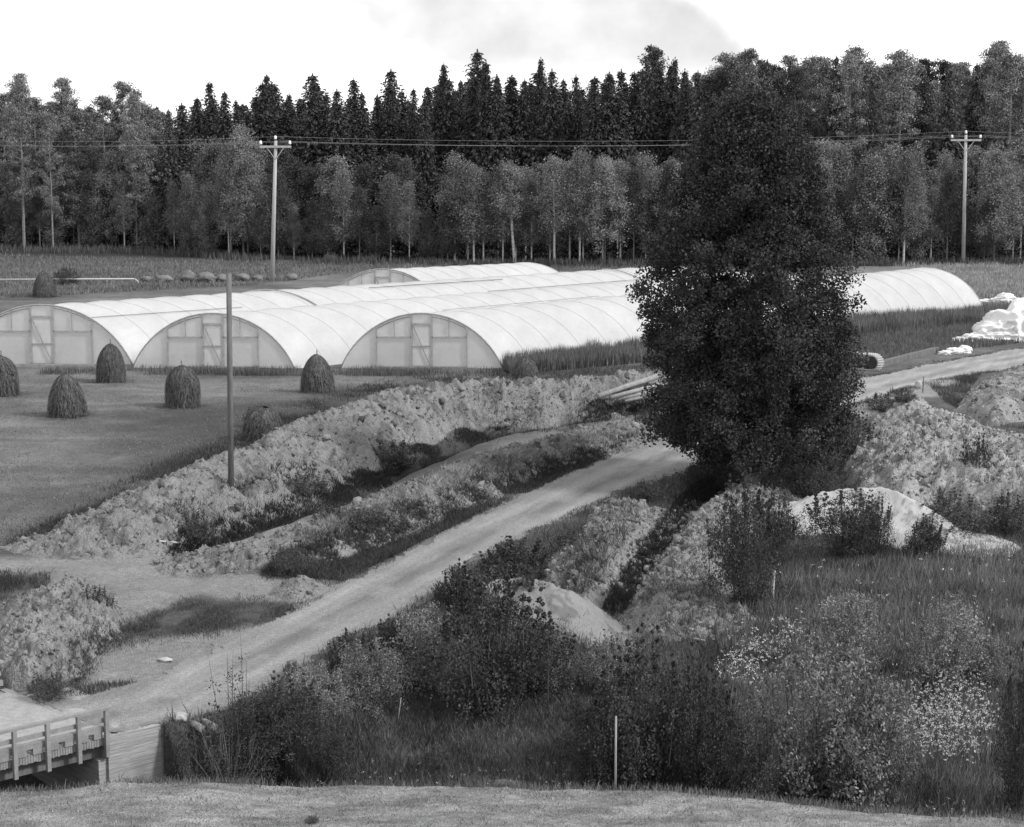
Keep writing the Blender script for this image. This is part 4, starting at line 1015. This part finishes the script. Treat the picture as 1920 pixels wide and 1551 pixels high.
# tallest and most recognisable trees, placed on the skyline
for px, ty, kind, v, lb in [(895, 94, 'spruce', 3, 'tallest broad dark spruce rising highest in the middle of the skyline'), (832, 118, 'spruce', 0, 'narrow spruce just left of the tallest skyline spruce'), (1014, 108, 'spruce', 2, 'thin-tipped spruce just right of the tallest skyline spruce'),
                            (500, 140, 'spruce', 1, 'pointed spruce right above the left utility pole'), (586, 138, 'spruce', 3, 'broad spruce on the skyline right of the left utility pole'), (663, 147, 'spruce', 0, 'pointed spruce before the dip in the skyline'),
                            (392, 153, 'spruce', 2, 'small pointed spruce left of the left utility pole on the skyline'), (733, 130, 'spruce', 3, 'dark bushy spruce top right of the skyline dip'), (1222, 92, 'darkpine', 1, 'tall dark pine on the skyline above the large tree, left side'),
                            (1266, 108, 'spruce', 2, 'narrow spruce on the skyline directly left of the large tree top'), (1872, 82, 'pine', 0, 'tallest grey pine at the right end of the skyline'), (1405, 96, 'pine', 2, 'grey pine rising straight above the large tree'),
                            (1603, 94, 'pine', 1, 'grey round pine on the skyline right of the large tree'), (120, 150, 'pine', 2, 'grey pine tuft sticking out of the left skyline'), (35, 142, 'pine', 0, 'leftmost grey pine tuft on the skyline'), (232, 158, 'pine', 1, 'rounded grey pine on the left skyline')]:
    plant(kind, px, 0, ty, lb, 'tall trees of the forest', 186 + rf.uniform(-3, 3), 1.0, v)
x = -150
while x < 2080:                                     # row B, tall
    if x < 330: kind = rf.choice(['pine', 'pine', 'greyspruce', 'greyspruce'])
    elif x < 1290: kind = 'spruce'
    elif x < 1520: kind = rf.choice(['pine', 'darkpine', 'spruce', 'greyspruce'])
    else: kind = rf.choice(['pine', 'pine', 'greyspruce'])
    L, gname = lab(kind, 'B', x); ty = sky_y(x) + rf.choice([rf.uniform(2, 18), rf.uniform(14, 50)])
    plant(kind, x, 0, ty, L, gname, rf.uniform(176, 184)); x += rf.uniform(20, 30)
x = -170
while x < 2100:                                     # row C, behind
    if x < 330: kind = rf.choice(['pine', 'greyspruce', 'pine'])
    elif x < 1290: kind = 'spruce'
    else: kind = rf.choice(['pine', 'greyspruce', 'darkpine'])
    L, gname = lab(kind, 'C', x); plant(kind, x, 0, sky_y(x) + rf.uniform(0, 48), L, gname, rf.uniform(193, 203)); x += rf.uniform(24, 34)
x = -160
while x < 2100:                                     # row behind, closing the gaps
    if x < 330: kind = rf.choice(['greyspruce', 'pine'])
    elif x < 1290: kind = 'spruce'
    else: kind = rf.choice(['greyspruce', 'pine'])
    L, gname = lab(kind, 'C', x); plant(kind, x, 0, sky_y(x) + rf.uniform(16, 40), L, gname, rf.uniform(206, 212), 1.25); x += rf.uniform(24, 34)
x = -140
while x < 2080:                                     # row A2, half-height trees inside the edge
    if x < 480: kind = rf.choice(['alder', 'alder', 'alder', 'birch']); ty = rf.uniform(230, 310)
    elif x < 640: kind = rf.choice(['alder', 'darkalder']); ty = rf.uniform(270, 330)
    elif x < 860: kind = rf.choice(['darkalder', 'darkalder', 'spruce']); ty = rf.uniform(290, 350)
    elif x < 1290: kind = rf.choice(['alder', 'birch', 'darkalder', 'birch']); ty = rf.uniform(295, 350)
    else: kind = rf.choice(['darkalder', 'alder', 'pine', 'birch']); ty = rf.uniform(270, 330)
    L, gname = lab(kind, 'A2', x); plant(kind, x, 0, ty, L, gname, float(G(x, FEdge(x), 0)[1]) + rf.uniform(5, 10), 1.15); x += rf.uniform(22, 34)
x = -120
while x < 2060:                                     # row A, the edge itself
    if x < 470: kind = rf.choice(['alder', 'alder', 'alder', 'birch']); ty = rf.uniform(285, 380)
    elif x < 840: kind = rf.choice(['darkalder', 'darkalder', 'birch']); ty = rf.uniform(320, 400)
    elif x < 1190: kind = rf.choice(['darkalder', 'birch', 'birch']); ty = rf.uniform(305, 370)
    else: kind = rf.choice(['alder', 'birch', 'darkalder']); ty = rf.uniform(300, 390)
    L, gname = lab(kind, 'A', x); plant(kind, x, FEdge(x) - rf.uniform(0, 3), ty, L, gname); x += rf.uniform(24, 38)
for px, by, ty, kind, v, lb in [(966, 496, 315, 'birchlean', 0, 'leaning white-trunked birch at the forest edge above the far tunnel'), (852, 493, 300, 'birch', 0, 'white-trunked birch at the forest edge left of the leaning birch'), (888, 495, 318, 'birch', 1, 'pale birch close beside the leaning birch on its left'),
                                (1040, 497, 300, 'birch', 2, 'birch with a thin pale trunk right of the leaning birch'), (1088, 497, 292, 'birch', 0, 'second thin pale birch right of the leaning birch'), (1135, 497, 310, 'alder', 1, 'light bushy tree at the forest edge left of the large tree'),
                                (1232, 492, 325, 'alder', 0, 'pale bushy tree at the forest edge beside the large tree crown'), (1700, 495, 292, 'birch', 1, 'tall pale birch at the forest edge left of the right utility pole'), (1640, 495, 298, 'alder', 2, 'bushy pale tree just right of the large tree at the forest edge'),
                                (1870, 494, 290, 'alder', 1, 'bushy tree right of the right utility pole at the meadow edge'), (452, 480, 268, 'alder', 1, 'pale rounded tree at the forest edge just left of the left utility pole'), (38, 464, 290, 'birch', 2, 'birch with a pale trunk at the far left of the forest edge')]:
    plant(kind, px, by, ty, lb, 'trees along the forest edge', None, 1.1, v)
r = np.random.default_rng(91)
xs = r.uniform(-200, 2100, 5200); by = np.array([FEdge(v) for v in xs]); X, Y, _ = G(xs, by, 0); Y = Y + r.uniform(3, 16, len(X)); hh = r.uniform(.2, 1.5, len(X))
P = np.stack([X, Y, hh], 1); P = np.repeat(P, 6, 0) + r.normal(size=(len(P) * 6, 3)) * .3
V, F = leaf_quads(P, .26, .6, r); tag(link('undergrowth', mesh_np('undergrowth', V, F, M['blade'], tones(len(P), 4, .035, .5, r))), 'low dark undergrowth under the forest edge', 'undergrowth', None, 'stuff')
grass('tall_grass', 'ragged tall grass along the foot of the forest', [(-100, 461), (300, 468), (480, 485), (640, 489), (900, 494), (1250, 496), (1600, 494), (1960, 492), (1960, 498), (1600, 500), (1250, 502), (900, 501), (640, 497), (480, 494), (300, 478), (-100, 470)], 16000, .5, .07, .1, .5, 430, base_z, .6, lean=.3)
for k, o in list(protos.items()):
    if k not in used_p:
        for ch in list(o.children): bpy.data.objects.remove(ch)
        bpy.data.objects.remove(o)

# ------------------------------------------------------------------ shrubs
def shrub_meshes(seed, tone, n=13000, sz=.026, stems=14, open_=0.0, spiky=0.0, stemm='bark'):
    r = np.random.default_rng(seed); mb = MB(); C = []
    for k in range(stems):
        a = r.uniform(0, 6.28); R = .5 * math.sqrt(r.random()); hmax = math.sqrt(max(.05, 1 - (R / .56) ** 2)) * r.uniform(.7, 1.05)
        p0 = Vector((R * .25 * math.cos(a), R * .25 * math.sin(a), -.05)); p2 = Vector((R * math.cos(a), R * math.sin(a), hmax)); p1 = p0.lerp(p2, .5) + Vector((-.05 * math.cos(a), -.05 * math.sin(a), .06))
        mb.tube([p0, p1, p2], [.008, .006, .002], 4, False)
        for f in np.linspace(.12 if not open_ else open_, 1, 9):
            q = p0.lerp(p1, f * 2) if f < .5 else p1.lerp(p2, f * 2 - 1)
            C.append((q.x + r.normal() * .05, q.y + r.normal() * .05, q.z + r.normal() * .03, .05 + .05 * r.random()))
    for k in range(70):
        a = r.uniform(0, 6.28); R = .5 * math.sqrt(r.random()); z = math.sqrt(max(0, 1 - (R / .54) ** 2)) * r.uniform(.05, 1) ** .7
        if z < open_: continue
        C.append((R * math.cos(a), R * math.sin(a), z, .05 + .05 * r.random()))
    for k in range(20):
        a = r.uniform(0, 6.28); R = .47 * math.sqrt(r.random()); z0 = math.sqrt(max(.1, 1 - (R / .52) ** 2)) * .8
        p = Vector((R * math.cos(a), R * math.sin(a), z0)); q = p + Vector((.12 * R * math.cos(a) + r.normal() * .03, .12 * R * math.sin(a) + r.normal() * .03, r.uniform(.14, .34)))
        mb.tube([p - Vector((0, 0, .2)), q], [.004, .0015], 3, False)
        for f in np.linspace(.1, 1, 4): w_ = p.lerp(q, f); C.append((w_.x, w_.y, w_.z, .02 * (1.15 - f) + .005))
    C = np.array(C); m = n // len(C); P = np.repeat(C[:, :3], m, 0) + puff(r, len(C) * m) * np.repeat(C[:, 3], m)[:, None]
    P[:, 2] = np.abs(P[:, 2]); ct = np.repeat(r.uniform(.7, 1.3, len(C)), m)
    ax_ = None
    if spiky: ax_ = np.stack([P[:, 0] * .8, P[:, 1] * .8, np.full(len(P), .9)], 1)
    V, F = leaf_quads(P, sz, .3 if spiky else .55, r, ax_, .55 if spiky else .6)
    return mb.mesh('stem', M[stemm]), mesh_np('foliage', V, F, M['leaf'], np.repeat(tone * ct * r.uniform(.45, 1.7, len(P)), 4))
SH = {'dark': [shrub_meshes(700 + i, .06, 17000, .025) for i in range(3)], 'mid': [shrub_meshes(710 + i, .2, 17000, .026) for i in range(3)],
      'spiky': [shrub_meshes(720 + i, .07, 12000, .06, 18, 0, 1) for i in range(2)], 'small': [shrub_meshes(730 + i, .08, 8000, .038) for i in range(2)], 'stemmy': [shrub_meshes(740, .08, 16000, .018, 22, .25, 0, 'grey_bark')]}
def shrub(kind, cx, by, w, topy, lb, depth=.8, surf=None, cat='shrub', var=None, name='shrub'):
    p = at1(cx, by, surf or base_z); top = atY(cx, topy, p.y); h = max(.1, top.z - p.z); zc = p.y * CT + (H - p.z) * ST; W = w / FPX * zc
    t = thing(name, lb, cat, p - Vector((0, 0, .03)), 'shrubs on the rough ground', rng.uniform(0, 6.28))
    ms = SH[kind]; k = var if var is not None else int(rng.integers(len(ms)))
    for nm, me in zip(('stem', 'foliage'), ms[k]): o = link(nm, me, t); o.scale = (W, W * depth, h)
    return t
for a in [('dark', 925, 1345, 260, 1075, 'big dark shrub in the middle of the slope below the low sand heap', .8), ('dark', 1010, 1300, 170, 1160, 'dark shrub leaning on the right side of the big dark one', .8), ('mid', 800, 1290, 170, 1130, 'grey-leaved shrub left of the big dark one', .8),
          ('spiky', 965, 1088, 175, 1012, 'dark spiky tussock shrub on top of the low sand heap', .7), ('spiky', 865, 1150, 110, 1060, 'dark spiky shrub at the left end of the low sand heap', .8), ('spiky', 990, 1150, 90, 1080, 'small spiky shrub half covering the low sand heap', .8),
          ('dark', 1215, 1485, 310, 1195, 'largest dark shrub at the edge of the mown strip behind the pale stake', .7), ('dark', 1130, 1470, 170, 1280, 'dark shrub directly left of the pale stake', .8), ('dark', 1310, 1490, 160, 1240, 'dark shrub right of the largest dark shrub', .8),
          ('dark', 1395, 1140, 175, 905, 'tall dark shrub at the foot of the large tree', .8), ('dark', 1450, 1060, 100, 910, 'dark shrub under the right side of the large tree', .8), ('dark', 1580, 1045, 165, 912, 'dark shrub growing in front of the pale sand heap', .7), ('dark', 1640, 1040, 75, 925, 'narrow dark shrub against the bright face of the pale sand heap', .9),
          ('spiky', 1735, 1045, 78, 972, 'small round dark shrub standing alone on the pale sand heap', .9), ('mid', 1585, 1265, 150, 1105, 'grey shrub in the weeds below the pale sand heap', .8), ('mid', 1780, 1295, 170, 1120, 'loose grey shrub above the large flower patch', .8), ('mid', 1530, 1495, 330, 1185, 'wide grey leafy shrub between the two flower patches', .7),
          ('mid', 1640, 1480, 170, 1270, 'grey shrub left of the large flower patch', .8), ('dark', 1590, 1505, 190, 1390, 'low dark shrub at the strip edge under the wide grey shrub', .8), ('mid', 1425, 1490, 150, 1310, 'low grey shrub under the upper flower patch', .8), ('dark', 1915, 1520, 110, 1210, 'dark shrub cut off by the right edge near the strip', .8), ('mid', 1860, 1290, 120, 1190, 'pale loose shrub near the right edge above the flowers', .8),
          ('dark', 530, 1470, 230, 1275, 'willow-like dark shrub on the bank right of the abutment', .8), ('stemmy', 430, 1470, 190, 1330, 'shrub of bare arching stems beside the abutment', .8), ('dark', 610, 1462, 120, 1340, 'dark shrub right of the willow-like shrub', .8), ('mid', 690, 1330, 140, 1195, 'roadside shrub with upright shoots below the road', .8), ('spiky', 655, 1260, 90, 1185, 'spiky shrub poking over the road edge', .8), ('mid', 590, 1350, 150, 1240, 'grey shrub on the slope under the roadside', .8), ('spiky', 745, 1240, 120, 1160, 'spiky dark shrub between the road and the big dark shrub', .8),
          ('small', 548, 1270, 40, 1235, 'little tuft-like bush at the road edge', .9),
          ('small', 1828, 945, 75, 815, 'thin dark bush on the flank of the big rubbly heap', .8), ('small', 1780, 1000, 200, 925, 'low dark growth at the foot of the big rubbly heap', .7), ('small', 1890, 1000, 110, 925, 'dark growth near the right edge under the rubbly heap', .8), ('small', 1600, 870, 90, 780, 'dark bush between the large tree and the rubbly heap', .9),
          ('dark', 1510, 930, 170, 840, 'dark bush in the shade right of the large tree trunk', .8), ('dark', 1330, 920, 120, 860, 'dark bush in the shade left of the large tree trunk', .8), ('small', 1215, 935, 90, 900, 'dark bush at the lower road edge left of the large tree', .8), ('small', 1085, 1040, 110, 990, 'dark bush at the roadside above the tussocky mound', .8),
          ('small', 640, 1010, 130, 945, 'dark bush on the verge above the road, its widest', .7), ('small', 770, 950, 90, 900, 'dark bush on the verge, next up the road', .7), ('small', 545, 1075, 90, 1020, 'dark bush at the lower end of the verge', .8), ('small', 720, 1010, 130, 960, 'low dark bush close to the road edge of the verge', .7), ('small', 890, 925, 120, 880, 'low bush on the upper verge', .7),
          ('small', 365, 1018, 95, 955, 'dark bush at the lower end of the ditch', .8), ('small', 570, 935, 110, 885, 'dark bush in the middle of the ditch', .6), ('small', 740, 870, 110, 825, 'dark bush in the upper half of the ditch', .7), ('dark', 1222, 812, 80, 765, 'shaded bush under the log pile at the tree', .8),
          ('small', 180, 1160, 95, 1098, 'dark tuft growing on the rough heap above the bridge', .8), ('small', 95, 1305, 110, 1262, 'dark bush above the bridge railing at the left', .8), ('small', 30, 1265, 60, 1235, 'little dark bush at the left edge above the bridge', .8), ('small', 75, 1105, 50, 1070, 'dark tuft at the tip of the left grass corner', .8),
          ('small', 485, 800, 55, 758, 'tuft of tall weeds behind the earth bank', .8), ('small', 125, 533, 70, 500, 'dark scrub heap behind the irrigation pipe', .7), ('small', 1650, 770, 60, 735, 'low bush on the edge of the road by the rubbly heap', .8), ('small', 1690, 752, 60, 725, 'low bush left of the thin dark stake', .8), ('mid', 1030, 1300, 130, 1180, 'tall pale weeds right of the low sand heap', .8), ('mid', 1150, 1300, 120, 1190, 'grey bush under the low sand heap end', .8),
          ('small', 820, 1445, 60, 1395, 'pale tuft of old stalks near the strip edge', .8), ('small', 585, 1542, 34, 1526, 'small dark tuft in the mown foreground', .8)]:
    shrub(*a)
# thin sapling beside the abutment
p = at1(445, 1395); t = thing('sapling', 'thin nearly bare sapling standing up in front of the road', 'sapling', p)
mb = MB(); r = np.random.default_rng(808); C = []
for k, (tx, ty) in enumerate([(453, 1188), (438, 1215), (425, 1225), (390, 1240), (462, 1240), (470, 1262)]):
    q = atY(tx, ty, p.y) - p; q.y = r.normal() * .12; m1 = q * .5 + Vector((.05 * (1 if tx > 445 else -1), 0, 0))
    mb.tube([(0, 0, -.1), m1 * .6, m1 + q * .15, q], [.014, .011, .007, .002], 5, False)
    for f in np.linspace(.4, .85, 5): C.append((q.x * f + r.normal() * .04, q.y * f, q.z * f + r.normal() * .05))
link('stem', mb.mesh('stem', M['bark']), t)
C = np.array(C); P = np.repeat(C, 16, 0) + r.normal(size=(len(C) * 16, 3)) * .045
V, F = leaf_quads(P, .05, .5, r); link('foliage', mesh_np('foliage', V, F, M['leaf'], tones(len(P), 4, .05, .4, r)), t)

# ------------------------------------------------------------------ light and sky
S = Vector((.80, -.30, .68)).normalized()
sd = bpy.data.lights.new('sun', 'SUN'); sd.energy = 2.2; sd.angle = math.radians(7); sd.color = (1, 1, 1)
so = bpy.data.objects.new('sun', sd); COL.objects.link(so); so.rotation_euler = S.to_track_quat('Z', 'Y').to_euler(); so.location = (40, -20, 60)
w = bpy.data.worlds.new('World'); scene.world = w; w.use_nodes = True
nt = w.node_tree; N = nt.nodes; L = nt.links; N.clear()
out = N.new('ShaderNodeOutputWorld'); bg = N.new('ShaderNodeBackground'); L.new(bg.outputs[0], out.inputs[0])
sk = N.new('ShaderNodeTexSky'); sk.sky_type = 'NISHITA'; sk.sun_disc = False; sk.sun_elevation = math.asin(S.z); sk.sun_rotation = math.atan2(S.x, S.y)
bw = N.new('ShaderNodeRGBToBW'); L.new(sk.outputs[0], bw.inputs[0])
tc = N.new('ShaderNodeTexCoord'); sx = N.new('ShaderNodeSeparateXYZ'); L.new(tc.outputs['Generated'], sx.inputs[0])
def mth(op, a, b=None, clamp=False):
    m = N.new('ShaderNodeMath'); m.operation = op; m.use_clamp = clamp
    for i, v in enumerate((a, b)):
        if v is None: continue
        if isinstance(v, (int, float)): m.inputs[i].default_value = v
        else: L.new(v, m.inputs[i])
    return m.outputs[0]
def rng_(v, a, b, c, d):
    m = N.new('ShaderNodeMapRange'); m.interpolation_type = 'SMOOTHSTEP'
    for i, q in enumerate((a, b, c, d)): m.inputs[i + 1].default_value = q
    L.new(v, m.inputs[0]); return m.outputs[0]
def nz(scale, det, stretch=(1, 1, 1)):
    mp = N.new('ShaderNodeMapping'); mp.inputs['Scale'].default_value = stretch; L.new(tc.outputs['Generated'], mp.inputs[0])
    n = N.new('ShaderNodeTexNoise'); n.inputs['Scale'].default_value = scale; n.inputs['Detail'].default_value = det; L.new(mp.outputs[0], n.inputs['Vector']); return n.outputs[0]
BGS = .12
haze = rng_(sx.outputs['Z'], -.1, .8, 1.0, .6)                 # bright thin cloud low down, clearer overhead
cl = mth('MULTIPLY', haze, rng_(nz(2.2, 5, (1, 1, 2.5)), .3, .6, .75, 1.0))
# a greyer cloud low in the north
u = mth('DIVIDE', sx.outputs['X'], sx.outputs['Y']); el = sx.outputs['Z']
wob = mth('MULTIPLY', mth('SUBTRACT', nz(26, 4), .5), .05)
uu = mth('ADD', mth('SUBTRACT', u, mth('MULTIPLY', mth('SUBTRACT', .066, el), 1.4)), wob)     # leans towards the right lower down
inside = mth('MULTIPLY', rng_(uu, -.11, -.07, 0, 1), rng_(uu, .075, .1, 1, 0))
streak = rng_(nz(15, 6, (1, 1, 1.2)), .3, .68, .5, 1)
front = rng_(sx.outputs['Y'], 0, .2, 0, 1)
grey = mth('MULTIPLY', mth('MULTIPLY', inside, streak), mth('MULTIPLY', front, rng_(el, .02, .04, .4, 1)))
grey = mth('MULTIPLY', grey, rng_(el, .12, .2, 1, 0))
white = 1.12 / BGS
cv = mth('MULTIPLY', mth('SUBTRACT', 1.0, mth('MULTIPLY', grey, .54)), white)
tot = mth('ADD', mth('MULTIPLY', bw.outputs[0], mth('SUBTRACT', 1.0, cl)), mth('MULTIPLY', cv, cl))
L.new(tot, bg.inputs['Color']); bg.inputs['Strength'].default_value = BGS
vs = scene.view_settings; vs.view_transform = 'Standard'; vs.look = 'None'; vs.gamma = 1; vs.use_curve_mapping = False; vs.exposure = 0.5
scene.display_settings.display_device = 'sRGB'
